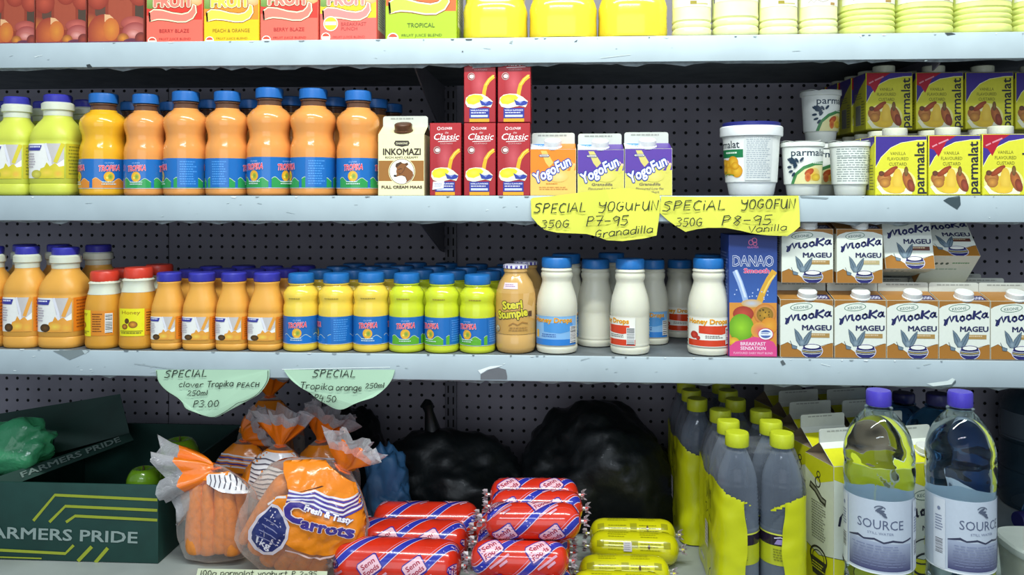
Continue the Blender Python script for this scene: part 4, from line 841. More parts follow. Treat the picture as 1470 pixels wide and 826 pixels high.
# ---------------------------------------------------------------- placing rows: (left, right, cap top) in the photograph
LBL = []
def name_it(o, label, cat, group=None): tag(o, label, cat, group); return o
proto = {}
def get(fn, *a, **kw):
    kx = (fn.__name__,) + tuple(str(x) for x in a) + tuple(sorted(kw.items()))
    if kx in proto: return dup(proto[kx])
    proto[kx] = fn(*a, **kw); return proto[kx]
def behind(o, n, label, gap=1.06, dx=0, lift=0, cat=None, jit=0):
    """n more of the same thing standing in a row behind o"""
    out = []
    kx = [q for q in DIM]
    for i in range(n):
        c = dup(o); st = o['_d'] * gap * (i+1)
        c.location = (o.location.x + dx*(i+1) + random.uniform(-jit, jit), o.location.y + st, o.location.z + lift)
        if c.location.y + o['_d']/2 > YB - .012: bpy.data.objects.remove(c) if False else None
        c['label'] = label[i] if isinstance(label, (list, tuple)) else label; out.append(c)
    return out
def P_(o, pxl, pxr, zb, Y, pt, key, label, cat, group=None, round_=True, rot=0):
    fit(o, pxl, pxr, zb, Y, pt, key, round_, rot); name_it(o, label, cat, group); o['_d'] = DIM[key][1] * MM * o.scale[1]; return o
# ---- top shelf
NTH = ['leftmost', 'second from the left', 'third from the left', 'fourth from the left', 'fifth from the left', 'sixth from the left', 'seventh from the left', 'eighth from the left', 'ninth from the left', 'tenth from the left']
for i, (a, b) in enumerate(((-20, 50), (51, 124), (126, 207))):
    P_(get(plum_carton), a, b, Z1, .006, None, 'plum', 'maroon fruit-printed carton on the top shelf, %s' % ('cut by the left edge', 'second from the left', 'beside the first red carton')[i], 'carton', 'maroon fruit juice cartons', False)
spec = [(210,291,('f26a58','f0806e','d83a2c',('BERRY BLAZE',),'b83a34'),'red fruit juice carton reading BERRY BLAZE, next to the maroon cartons'),
 (292.5,372,('f2c41c','f6dc50','e88c28',('PEACH & ORANGE',),'a08420'),'yellow fruit juice carton reading PEACH & ORANGE'),
 (373.5,457,('f26a58','f0806e','d83a2c',('BERRY BLAZE',),'b83a34'),'red fruit juice carton reading BERRY BLAZE, right of the yellow peach one'),
 (459,541,('f0685c','f08a84','f2d81c',('BREAKFAST','PUNCH'),'b84a44',True),'red fruit juice carton reading BREAKFAST PUNCH with round yellow badge'),
 (553,656,('a8c424','bcd448','e8642c',('TROPICAL',),'5c7420'),'green fruit juice carton reading TROPICAL')]
for a, b, args, lb in spec:
    P_(get(fruit_carton, *args), a, b, Z1, .006, None, 'fruit', lb, 'carton', 'fruit juice cartons on the top shelf', False)
for i, (a, b) in enumerate(((666,758),(760,857),(858,957))):
    P_(get(yellow_jug, drink('yellow_jug', 'f2da3a')), a, b, Z1, .006, None, 'jug', 'big square-shouldered yellow juice bottle, %s' % ('next to the green carton', 'middle of the three', 'next to the ribbed white bottles')[i], 'bottle', 'big yellow juice bottles')
W1, W2 = mat('cream_milk_bottle', 'eef0b4', rough=.35, sss=.15), mat('pale_green_milk_bottle', 'dfe68a', rough=.35, sss=.15)
for i, (a, b, l) in enumerate(((965,1020,'gold'),(1022,1087,'green'),(1089,1143,'gold'),(1146,1200,'none'))):
    P_(get(ribbed, 56, 200, W1, 2, l, 'rib' + l), a, b, Z1, .006, None, 'rib' + l, ('pale cream ribbed milk bottle beside the last big yellow bottle', 'wider pale bottle with green nut picture label', 'pale cream ribbed bottle right of the green nut label', 'pale cream ribbed bottle left of the wide ribbed bottles')[i], 'bottle', 'pale milk bottles on the top shelf')
for i, (a, b) in enumerate(((1203,1280),(1282,1362),(1364,1445),(1447,1530))):
    P_(get(ribbed, 78, 230, W2, 4, 'wide', 'wide', 46), a, b, Z1, .006, None, 'wide', 'wide pale green ribbed milk bottle, %s' % ('leftmost of the four', 'second of the four', 'third of the four', 'cut by the right edge')[i], 'bottle', 'wide ribbed bottles on the top shelf')
# ---- second shelf
for i, (a, b, t) in enumerate(((-58,-4,140),(-3,52,140),(53,114,137))):
    o = P_(get(square_juice, 64, 142, JUICE2, 'd8c832', 'biglime', -.1, True), a, b, Z2, .002, t, 'biglime', 'tall lime juice bottle with purple cap and white label, %s' % ('cut off at the left edge', 'second from the left edge', 'next to the golden bottle')[i], 'bottle', 'lime juice bottles')
    for c in behind(o, 1, 'lime yellow juice bottle standing behind the %s lime bottle' % ('leftmost', 'second', 'third')[i], dx=.004): pass
T = [(118,180,135,(GOLD,'e08a28',72),'golden','leftmost'), (181,238,136,(PEACH,'2f9a50',95),'orange','second'), (237,297,132,(PEACH,'2f9a50',67,'info'),'orange','third'), (297,356,132,(PEACH,'2f9a50',52,'info'),'orange','fourth'),
     (356,418,127,(PEACH,'2f9a50',83),'orange','fifth, tallest,'), (418,482,128,(PEACH,'2f9a50',64,'info'),'orange','sixth'), (484,545,131,(PEACH,'2f9a50',94),'orange','seventh and last')]
for i, (a, b, t, args, cn, nth) in enumerate(T):
    o = P_(get(tall_drink, *args), a, b, Z2, .0015, t, 'tall', 'tall %s juice bottle with blue cap and blue label, %s in its row' % (cn, nth), 'bottle', 'tall juice bottles with blue caps')
    for c in behind(o, 2 if i > 3 else 1, ['tall juice bottle right behind the %s blue-capped bottle' % nth.split()[0].strip(','), 'tall juice bottle at the very back behind the %s blue-capped bottle' % nth.split()[0].strip(',')], dx=.010): c.scale[2] *= .97
P_(get(maas), 543, 609, Z2, .006, 167, 'maas', 'cream and brown carton with a cow head and brown cap', 'carton', None, False)
o = get(litre); P_(o, 590, 628, Z2, .085, 180, 'litre', 'greenish carton half hidden behind the cow carton', 'carton', None, False)
CL = [(617,662,178,True,'small red custard box with a white price sticker, next to the cow carton'), (666,711.5,178,False,'small red custard box at the bottom of the left stack'), (714,761,178,False,'small red custard box at the bottom of the right stack')]
for a, b, t, st, lb in CL: P_(get(classic, st), a, b, Z2, .006, t, 'classic', lb, 'carton', 'red custard boxes', False)
hc = wz(690, 178, .02) - Z2
for a, b, lb in ((666,711.5,'small red custard box on top of the left stack'), (714.5,762,'small red custard box on top of the right stack')):
    o = get(classic, False); P_(o, a, b, Z2 + hc + .001, .006, None, 'classic', lb, 'carton', 'red custard boxes', False); o.scale[2] = min(o.scale[2], .92)*1.0
    if abs(a - 666) < 1: o.scale[2] = (Z1 - .0405 + .026 - (Z2 + hc + .001)) / (99*MM)
    else: o.scale[2] = (Z1 - .0405 + .026 - (Z2 + hc + .001)) / (99*MM)
for a, b, t, kd, lb in ((761,827,191,'o','orange drinking yoghurt carton with white cap'), (829,896,192,'p','purple and yellow drinking yoghurt carton, left of its twin'), (897,965,190,'p','purple and yellow drinking yoghurt carton, right of its twin')):
    P_(get(yogo, kd), a, b, Z2, .008, t, 'yogo', lb, 'carton', 'small drinking yoghurt cartons', False)
P_(get(big_tub), 1034, 1123, Z2, .006, 177, 'bigtub', 'big white yoghurt tub with navy lid and yellow fruit picture', 'tub')
P_(get(cup, 'logo', 'cup'), 1121, 1183, Z2, .010, 205, 'cup', 'small white yoghurt tub with green band and leaf logo, on the shelf front', 'tub', 'small yoghurt tubs')
P_(get(cup, 'info', 'cupb'), 1190, 1250, Z2, .010, 205, 'cupb', 'small white yoghurt tub turned to its small print', 'tub', 'small yoghurt tubs')
o = get(cup, 'logo', 'cup'); P_(o, 1149, 1207, Z2, .09, 208, 'cup', 'small yoghurt tub standing behind, under the stacked tub', 'tub', 'small yoghurt tubs')
hz = 74.5*MM*o.scale[2]; q = dup(o); q.location.z = Z2 + hz + .001; q['label'] = 'small yoghurt tub with leaf logo stacked on top of another'; q.rotation_euler = (0, 0, .35)
# yellow custard cartons, two tiers
for i, (a, b, t, s) in enumerate(((1256,1331,185,False),(1333,1408,184,True),(1410,1486,182,True))):
    o = P_(get(custard, s), a, b, Z2, .006, t, 'custard', 'yellow custard carton in the front bottom row, %s' % ('with purple corner, beside the tubs', 'middle one with red sash', 'with red sash, cut by the right edge')[i], 'carton', 'yellow custard cartons', False)
    behind(o, 4, ['yellow custard carton in the bottom tier, %s behind the %s front one' % (n, ('left', 'middle', 'right')[i]) for n in ('first', 'second', 'third', 'fourth')], gap=1.03)
    dd = o['_d']
zt = Z2 + 96*MM*o.scale[2] + .002
for i, (a, b, s) in enumerate(((1243,1310,True),(1315,1383,True),(1386,1455,False),(1458,1528,False))):
    o = P_(get(custard, s), a, b, zt, .105, 96, 'custard', 'yellow custard carton in the upper tier, %s' % ('with red sash, leftmost', 'with red sash, second from the left', 'with plain purple corner, third from the left', 'cut by the right edge')[i], 'carton', 'yellow custard cartons', False)
    behind(o, 3, ['yellow custard carton in the upper tier, %s behind the %s one' % (n, ('leftmost', 'second', 'third', 'fourth')[i]) for n in ('first', 'second', 'third')], gap=1.04, dx=-.003)
# ---- third shelf
for i, (a, b, t) in enumerate(((-38,14,354),(14,65,354),(65,124,355))):
    o = P_(get(square_juice, 64, 142, JUICE, 'e8a03c', 'bigorange', -.1, True), a, b, Z3, .002, t, 'bigorange', 'tall orange juice bottle with purple cap, %s' % ('cut by the left edge', 'second from the left edge', 'beside the small red-capped bottles')[i], 'bottle', 'tall orange juice bottles')
    behind(o, 1, 'tall orange juice bottle with purple cap behind the %s one' % ('leftmost', 'second', 'third')[i], dx=.012)
for i, (a, b, t, th) in enumerate(((127,174,389,-1.0),(175,223,384,.05))):
    o = P_(get(honey_bottle, 'honey', th), a, b, Z3, .002, t, 'honey', ('small honey juice bottle with red cap, its yellow label turned left', 'small honey juice bottle with red cap and yellow label facing front')[i], 'bottle', 'red-capped juice bottles')
    behind(o, 1, 'small red-capped juice bottle behind the %s one' % ('left', 'right')[i], dx=.005)
for i, (a, b, t) in enumerate(((222,264,391),(267,313,391),(314,358,391),(360,407,391))):
    o = P_(get(square_juice, 46, 114, JUICE, 'e8a03c', 'smallorange', -.12, False), a, b, Z3, .0015, t, 'smallorange', 'small orange juice bottle with purple cap and white label, %s of four' % ('first', 'second', 'third', 'last')[i], 'bottle', 'small orange juice bottles')
    behind(o, 2, ['small orange juice bottle %s the %s of the four purple-capped ones' % (n, ('first', 'second', 'third', 'last')[i]) for n in ('behind', 'farthest back behind')], dx=.008, gap=1.25)
T = [(408,457,392,(PALE,'1672c8',80),'pale yellow','first'), (458,508,392,(PALE,'1672c8',49,'info'),'pale yellow','second'), (508,558,391,(PALE,'1672c8',79),'golden yellow','third'),
     (559,609,392,(LIMEB,'5fae2c',81),'lime green','fourth'), (610,659,393,(LIMEB,'5fae2c',64,'info'),'lime green','fifth'), (660,711,394,(LIMEB,'5fae2c',66,'info'),'lime green','sixth')]
for i, (a, b, t, args, cn, nth) in enumerate(T):
    o = P_(get(small_drink, *args), a, b, Z3, .0015, t, 'small', 'small %s juice bottle with blue cap and blue label, %s in its row' % (cn, nth), 'bottle', 'small juice bottles with blue caps')
    behind(o, 3, ['small juice bottle %s the %s blue-capped one' % (n, nth) for n in ('directly behind', 'second behind', 'farthest behind')], dx=.011, gap=1.2)
o = P_(get(stumpy), 712, 769, Z3, .0015, 380, 'stumpy', 'glossy caramel milk bottle with yellow black-outlined lettering', 'bottle')
behind(o, 1, 'caramel milk bottle standing behind the front one', dx=.012)
MB = [(770,829,369,.007,'blue',-.1,'white milk bottle with blue label, right of the caramel bottle'), (828,882,372,.060,None,0,'white milk bottle set back with no label in view'), (876,932,371,.007,'red',-1.0,'white milk bottle with red label turned to its barcode'),
      (914,960,373,.085,'blue',-.25,'white milk bottle with blue label, half hidden behind another'), (952,1000,373,.15,'red',-.25,'dim milk bottle with red label deep in the shelf'), (986,1046,370,.007,'red',-.08,'white milk bottle with red label, left of the tall blue carton')]
for a, b, t, Y, kd, th, lb in MB:
    o = P_(get(milk_bottle, kd, 'milk', th), a, b, Z3, Y, t, 'milk', lb, 'bottle', 'milk bottles with blue caps')
    o.location.y -= .006 if Y < .02 else 0
    if Y < .02: behind(o, 1, 'milk bottle hidden behind the ' + lb.split(', ')[0].replace('turned to its barcode', 'and barcode'), dx=.014 if a != 876 else -.02, gap=2.2 if a == 876 else 1.25)
P_(get(danao), 1046, 1116, Z3, .006, 336, 'danao', 'tall dark blue and pink fruit drink carton', 'carton', None, False)
low = []
for i, (a, b) in enumerate(((1120,1196),(1198,1272),(1273,1347),(1348,1421),(1422,1497))):
    o = P_(get(mooka), a, b, Z3, .006, None, 'mooka', 'white drink carton with brown edge and dark bowl, bottom row, %s' % NTH[i], 'carton', 'white maize drink cartons', False); low.append(o)
    o.scale[2] = (wz(1270, 405, .042) - Z3) / .112
    behind(o, 2, ['white drink carton in the bottom row, %s behind the one %s' % (n, NTH[i]) for n in ('directly', 'second')], gap=1.03)
zt = Z3 + .112 * low[0].scale[2] + .001
for i, (a, b, tl, tg, lb) in enumerate(((1122,1196,0,'b08c50','leftmost of the upper row, under the yellow sign'), (1201,1267,0,'c0b080','second in the upper row'), (1272,1343,-14,'6c3c30','third in the upper row, tilted back a little'), (1338,1412,-42,'6c3c30','last in the upper row, tipped far back'))):
    o = get(mooka, tagc=tg); P_(o, a, b, zt, .012 if i < 2 else .02, None, 'mooka', 'white drink carton, ' + lb, 'carton', 'white maize drink cartons', False); o.scale[2] = low[0].scale[2]*.94
    o.rotation_euler = (R(tl), 0, 0)
    if i == 2: o.location.z = zt + .012
    if i == 3: o.location.z = zt + .015; o.location.y += .0
# ---------------------------------------------------------------- bottom shelf
CARD = mat('green_cardboard', '173f38', rough=.6, bscale=30, var=.2); CARDIN = mat('cardboard_inside', '2c2a24', rough=.85)
cr = thing('cardboard_box', 'dark green cardboard produce box with yellow stripes and FARMERS PRIDE on its front', 'box')
xa, xb = k(wx(-60, .0)), k(wx(226, .0)); y0, y1, z0, hh = 2, 330, k(Z4), k(wz(225, 698, .0)) - k(Z4)
box('front_panel', xa, xb, y0, y0+4, z0+.5, z0+hh, CARD, cr, bev=.5)
box('side_panel', xb-4, xb, y0+4.2, y1, z0+.5, z0+hh, CARD, cr); box('side_panel', xa, xa+4, y0+4.2, y1, z0+.5, z0+hh, CARD, cr)
box('back_panel', xa+4.2, xb-4.2, y1-4, y1, z0+.5, z0+hh, CARD, cr); box('bottom_panel', xa+4.2, xb-4.2, y0+4.2, y1-4.2, z0+.5, z0+3, CARDIN, cr)
P = Pr()
def L_(pts, wd=4, c='9aa42c'): P.line([(x, -y) for x, y in pts], wd, c)
L_([(48,748),(79,711),(226,718)]); L_([(71,750),(94,727),(226,733)]); L_([(95,750),(108,741),(226,747)])
L_([(-40,788),(94,795),(106,783)], 4); L_([(112,806),(132,785)], 5); L_([(137,808),(155,787)], 5); L_([(-60,798),(60,802)], 2)
P.text('FARMERS PRIDE', 197, -780, 16, '8d9d98', align='r', wid=223, bold=.03, rot=-.038)
P.build('front_print', onplane(.0017), cr, m=PRINTM)
# diagonal inner flap of a second lid, lettered, with the green bag lying over it
def quad(name, pts, m, parent, th=.003, prt=None):
    bm = bmesh.new(); P3 = [Vector(p) for p in pts]; nrm = (P3[1]-P3[0]).cross(P3[3]-P3[0]).normalized() * th
    a = [bm.verts.new(p) for p in P3]; b = [bm.verts.new(p - nrm) for p in P3]
    bm.faces.new(a); bm.faces.new(b[::-1])
    for i in range(4): bm.faces.new((a[i], a[(i+1) % 4], b[(i+1) % 4], b[i]))
    o = bmo(name, bm, m, parent); nu = nrm.normalized() * .0005
    if prt:
        U, V = P3[1]-P3[0], P3[3]-P3[0]
        prt.build('flap_print', lambda x, y, L: tuple((P3[0] + U*(x/100) + V*(y/100) + nu*(1 + L*.1)) * 1000), o, m=PRINTM)
    return o
def pt(px, py, Y): return (wx(px, Y), Y, wz(px, py, Y))
P = Pr(); P.text('FARMERS PRIDE', 14, 28, 44, '72847e', align='l', wid=76, bold=.03)
quad('flap', [pt(4,702,.03), pt(192,632,.25), pt(186,622,.26), pt(-4,685,.035)], mat('green_cardboard_edge', '26443c', rough=.7), cr, prt=P)
quad('flap', [pt(-60,690,.17), pt(186,622,.27), pt(172,566,.285), pt(-60,604,.19)], CARD, cr)
# plastic bag of greens draped over the flap
def blob(name, c, rad, m, parent=None, seed=0, amp=.18, fr=2.2, sub=4, squash=None, wr=.05, label=None, cat=None, floor=None):
    bm = bmesh.new(); bmesh.ops.create_icosphere(bm, subdivisions=sub, radius=1)
    for v in bm.verts:
        d = v.co.normalized(); q = d * fr + Vector((seed*3.1, seed*1.7, 0))
        s = 1 + amp * noise.noise(q) + wr * (abs(noise.noise(q*3.1 + Vector((0, 0, 9)))) - .2) + wr*.6*noise.noise(Vector((q.x*2, q.y*2, q.z*9)))
        p = Vector((d.x*rad[0], d.y*rad[1], d.z*rad[2])) * s
        if floor is not None and c[2] + p.z < floor: p.z = floor - c[2]
        v.co = p
    o = bmo(name, bm, m, parent, smooth=True)
    if parent is None or True: o.location = c
    if label: tag(o, label, cat)
    return o
GB = film('green_bag_film', '5cc48c', amount=.42, rim=.5)
o = blob('plastic_bag', pt(6, 646, .105), (.085, .038, .046), GB, seed=3, label='translucent green plastic bag lying on the green cardboard box', cat='bag', amp=.3, wr=.14)
o.rotation_euler = (0, R(-14), 0)
for px, py, r, Y, lb in ((258,652,.032,.17,'larger glossy green fruit at the back of the green box'), (206,690,.026,.10,'smaller glossy green fruit near the box corner')):
    f = thing('green_fruit', lb, 'fruit', 'green fruit in the cardboard box'); c = pt(px, py + 4, Y)
    f.location = c
    pf = [(0,.78), (.3,.93), (.62,.95), (.9,.55), (1,.05), (.88,-.5), (.5,-.88), (.15,-.92), (0,-.86)][::-1]
    b = lathe('body', spl([(a*r*1000, z*r*950) for a, z in pf], 3), mat('green_skin', '6f9c1e', rough=.22, coat=.4, bscale=30, var=.35), f, segs=28)
    lathe('stem', [(0,r*720),(1.8,r*740),(1.4,r*1080),(0,r*1090)], mat('stem_brown', '4c4424', rough=.8), f, segs=8)
    if Y > .15: 
        pass
for i, (px, Y, z) in enumerate(((258,.17,.128),(262,.10,.033),(225,.10,.040),(215,.17,.040),(235,.235,.033),(180,.14,.033))):
    X = min(wx(px, Y), xb*MM - .036); f = thing('green_fruit', ('green fruit under the larger one at the back of the box', 'green fruit on the floor of the green box by its right end', 'green fruit just under the smaller one near the box corner', 'green fruit in the middle of the green box', 'green fruit at the rear right corner of the green box', 'green fruit furthest left in the green box')[i], 'fruit', 'green fruit in the cardboard box'); f.location = (X, Y, Z4 + (z if i else .075))
    lathe('body', spl([(a*29, z*27) for a, z in pf], 3), mat('green_skin'), f, segs=24)
# ---- carrot bags
CARROT = mat('carrot_skin', 'e88c38', rough=.45, bscale=90, var=.25, bump=.3, sss=.1)
CLEAR = film('clear_bag_film', 'faf4ee', amount=.04, bump=.8, bscale=60, rim=.5)
CLEARW = film('clear_frill_film', 'e8e6ea', amount=.28, bump=.9, bscale=80, rough=.08)
ORF = mat('orange_printed_film', 'f47a14', rough=.25, bump=.6, bscale=50, coat=.4, sss=.1)
def carrot_bag(name, label, base, tilt, w, h, flare, roll=0, full=True, lean=0, seed=1, printed='full', flr=46, yaw=0, wide=1.0):
    """w, h in mm; base = world point of the bottom middle; tilt leans the bag in the picture plane; flare = angle of the gathered top"""
    rnd = random.Random(seed); t = thing('carrot_bag', label, 'bag', 'bags of carrots'); t.location = base; t.rotation_euler = (R(lean), tilt, yaw)
    a = w/2
    def cs(z):      # half width at height z
        f = z / h
        return a * (.72 + .28*math.sin(min(1, f*2.2+.1)*math.pi/2)) if f < .62 else a * max(.10, (1 - ((f-.62)/.38)**1.6 * .90))
    def th(z): return cs(z) * .42 if z < h*.62 else max(cs(z)*.42, a*.09)
    def wrin(x, y, z, am=1.6):
        q = Vector((x*.035, y*.035, z*.02 + seed)); s = 1 + .05*noise.noise(q) + .03*noise.noise(q*3) * am
        return x*s, y*s + am*noise.noise(q*2.3), z
    prof = [(cs(z), z) for z in [0.01 + h*i/26 for i in range(27)]]; prof[0] = (cs(0)*.8, 2)
    # carrots
    nc = 6 if full else 4; lfac = 1.10 if printed == 'band' else 1
    for row in (0, 1):
        for i in range(nc):
            u = (i + .5 + .5*row*.6) / nc * 2 - 1; u = max(-.86, min(.86, u)); L = h*rnd.uniform(.62, .72)*lfac; r = a * 1.55/nc * rnd.uniform(.80, .92)*.78
            cxm = u * a * (.74 if full else .60); yy = (-.13 if row == 0 else .14) * a
            up = rnd.random() < .75
            pf = [(0,0),(r*.35,1.5),(r*.55,L*.1),(r*.8,L*.4),(r,L*.8),(r*.95,L*.95),(r*.6,L*.99),(0,L)]
            if up: pf = [(q, L - z) for q, z in pf][::-1]
            c = lathe('carrot', spl([(q*(1+.03*math.sin(z*.9)), z) for q, z in pf], 3), CARROT, t, segs=14, warp=lambda x, y, z, b=rnd.uniform(-3, 3), L=L: (x + b*math.sin(z/L*3), y, z))
            c.location = (cxm*MM, yy*MM, (6 + rnd.uniform(0, 7))*MM); c.rotation_euler = (0, R(-u*2 + rnd.uniform(-1.5, 1.5)), 0)
    bag = lathe('film', prof, CLEAR, t, segs=48, n=2.2, ky=.46, warp=lambda x, y, z: wrin(x, y, z))
    def onbag(x, y, L):
        y = max(1, min(h*.95, y)); r = cs(y); X = max(-.985, min(.985, x/(r*1.03))); ang = math.asin(X); rr = r*se(ang, 2.2)
        px, py, pz = wrin(rr*math.sin(ang), -.46*rr*math.cos(ang), y); g = .9 + L*.16; d = Vector((px, py*2.2)).normalized()
        return (px + d.x*g, py + d.y*g, pz)
    if printed:
        P = Pr()
        if printed == 'full':                 # drawn as seen in the photograph, then turned into the bag's own frame
            def mp(px, py, L):
                dx = (wx(px, base[1]) - base[0])*1000; dz = (wz(px, -py, base[1]) - base[2])*1000
                return onbag(dx*math.cos(tilt) - dz*math.sin(tilt), dx*math.sin(tilt) + dz*math.cos(tilt), L)
            def pp(pts, c): P.poly([(x, -y) for x, y in pts], c)
            def ll(pts, wd, c): P.line([(x, -y) for x, y in pts], wd, c)
            pp([(404,702),(430,696),(470,690),(490,684),(520,680),(545,700),(560,760),(520,778),(475,784),(440,774),(420,760),(410,752),(404,730)], 'f08a1c')
            pp([(400,640),(560,640),(560,705),(500,702),(470,688),(430,696)], 'ee8418')
            ll([(396,712),(410,702),(424,700)], 3, 'e8dcd8')
            for j in range(8):
                o_ = j*2.9; ll([(428-o_*.2,692+o_),(446,696+o_*.6),(462,693+o_),(480,703+o_),(500,709+o_),(520,703+o_),(548,694+o_)], 2.4, ('e6e2ee', '4a3c9a')[j % 2])
            ll([(424,772),(440,777),(470,787),(500,780),(540,765)], 2.4, 'e6c4c0')
            pp([(404,710),(414,712),(424,724),(430,740),(428,756),(420,770),(406,780),(392,780),(378,774),(370,762),(371,750),(384,730)], 'd8ccd4')
            pp([(405,714),(413,716),(421,727),(426,741),(424,755),(417,766),(405,775),(393,775.6),(382,770),(375,760),(376,751),(387,733)], '28306c')
            P.text('1kg', 391, -768, 9.5, 'e4e0ea', wid=21, bold=.03, rot=-.42)
            for j in range(4): ll([(396-j*4,730+j*8),(410-j*2,736+j*8),(416-j*2,741+j*8)], 1.4, '8c8cb4')
            P.text('C', 434, -731, 25, '43358f', wid=26, bold=.07, out=(.05, 'f0d8d0'), rot=-.30)
            P.text('arrots', 478, -748, 15, '43358f', wid=66, bold=.06, out=(.05, 'f0d8d0'), rot=-.26)
            P.text('Fresh & Tasty', 480, -727, 7.2, 'f2ecee', wid=64, bold=.06, rot=-.36, out=(.05, '4a3c9a'))
            P.build('printed_panel', mp, t, clip=(330, -800, 560, -640), maxlen=6, m=PRINTW)
        else:
            if printed == 'band':
                P.poly([(-a,h*.97),(a,h*.97),(a*.3,h*.86),(-a*.5,h*.88)], 'f08a1c'); P.poly([(-a*.15,h*.93),(a*.5,h*.93),(a*.95,h*.80),(a*.9,h*.72),(a*.3,h*.76),(-a*.1,h*.84)], 'e6e2e4')
                for j in range(9): P.line([(-a*.05+j*a*.105, h*.925-j*.4), (a*.0+j*a*.11, h*.87-j*.7), (-a*.02+j*a*.115, h*.82-j*1.2)], 1.5, '4a4454')
            elif printed == 'back':
                P.poly([(-a,h*.95),(a,h*.95),(a,h*.52),(0,h*.46),(-a,h*.52)], 'f08a1c')
                P.poly([(-a*.62,h*.92),(a*.6,h*.92),(a*.78,h*.60),(a*.5,h*.50),(-a*.2,h*.48),(-a*.7,h*.52)], 'e6e2e4')
                for j in range(9): P.line([(-a*.64+q*a*.125, h*.52 + j*h*.042 + 1.5*math.sin(q*1.3+j*.5)) for q in range(11)], 1.5, '4a4454')
            else:
                P.poly([(-a,h*.95),(a,h*.95),(a,h*.66),(-a,h*.66)], 'f08a1c')
                for j in range(5): P.line([(-a, h*.70+j*4), (-a*.4, h*.73+j*4), (0, h*.72+j*4), (a, h*.68+j*4)], 2.2, '4a3c9a' if j % 2 else 'eeeaf0')
            P.build('printed_panel', onbag, t, clip=(-a*.99, 0, a*.99, h*.94), maxlen=6, m=PRINTW)
        Q = Pr(); Q.rect(-a*.98, h*.6, a*.98, h*.93, 'ee8018'); Q.build('back_print', lambda x, y, L: (lambda p: (p[0], -p[1], p[2]))(onbag(x, y, L)), t, maxlen=8, m=PRINTW)
    # gathered neck and frill
    bm = bmesh.new(); rings = []; N = 44; fa = flare; ns = 13
    for j in range(ns):
        f = j/(ns-1); d = f*flr; r = a*.13 + (a*.46)*max(0, f-.12)**.8*wide; 
        cxx, czz = math.sin(fa)*d*min(1, f*1.4), h*.97 + math.cos(fa)*d
        ring = []
        for i in range(N):
            q = 2*math.pi*i/N; pl = 1 + .30*math.sin(q*7 + seed)*min(1, f*1.6) + .12*math.sin(q*17 + f*3)
            lx, ly = r*pl*math.sin(q), -.55*r*pl*math.cos(q); lz = (4*math.sin(q*5+seed) + 3*math.sin(q*11))*f
            ring.append(bm.verts.new(((cxx + lx*math.cos(fa) + lz*math.sin(fa))*MM, ly*MM, (czz - lx*math.sin(fa) + lz*math.cos(fa))*MM)))
        rings.append(ring)
    for j in range(ns-1):
        for i in range(N):
            fc = bm.faces.new((rings[j][i], rings[j][(i+1) % N], rings[j+1][(i+1) % N], rings[j+1][i])); fc.material_index = 0 if j < 8 else 1
    nk = bmo('gathered_top', bm, ORF, t, smooth=True); nk.data.materials.append(CLEARW)
    M = Matrix.LocRotScale(t.location, t.rotation_euler, (1, 1, 1)); up = (M.to_3x3().inverted() @ Vector((0, 0, 1)))
    for ch in t.children:                      # the bag settles flat on the shelf
        if ch.name.split('.')[0] == 'gathered_top': continue
        Mc = M @ Matrix.LocRotScale(ch.location, ch.rotation_euler, (1, 1, 1)); Mi = Mc.inverted()
        for v in ch.data.vertices:
            q = Mc @ v.co
            if q.z < Z4 + .0012: q.z = Z4 + .0012 + (Z4 - q.z)*.02; v.co = Mi @ q
    tube('tie', [(a*.15*math.sin(q/10*2*math.pi), -a*.1*math.cos(q/10*2*math.pi), h*.965 + math.sin(q)) for q in range(11)], 1.6, mat('tie_tape', 'e8641c', rough=.5), t)
    return t
carrot_bag('f', 'front bag of orange carrots reading Fresh & Tasty Carrots 1kg', (wx(392, -.02), -.028, Z4 + .012), .62, 178, 184, -.2, seed=1, flr=42, wide=.8)
carrot_bag('l', 'leftmost bag of carrots, its clear frilled top drooping left over the box', (wx(318, .03), .018, Z4 + .003), -.03, 122, 140, -1.9, seed=2, printed='band', full=False, flr=74, wide=1.9)
carrot_bag('m', 'upright carrot bag with striped back print between the two front bags', (wx(398, .08), .072, Z4 + .004), .05, 116, 158, .05, seed=3, printed='back', flr=54, wide=1.3)
carrot_bag('n', 'bag of carrots behind the front bag with a wide clear frill', (wx(462, .10), .125, Z4 + .004), -.06, 116, 150, .45, seed=4, printed='top', flr=54, wide=1.3)
carrot_bag('o', 'short bag of carrots behind the leftmost one, its orange top pulled right', (wx(346, .12), .128, Z4 + .004), .02, 105, 148, .95, seed=5, printed='top', flr=44, full=False, wide=1.2)
carrot_bag('p', 'dim bag of carrots at the back with a red twisted top', (wx(392, .24), .235, Z4 + .004), -.02, 116, 195, .05, seed=6, printed='top', flr=48, full=False, wide=1.2)
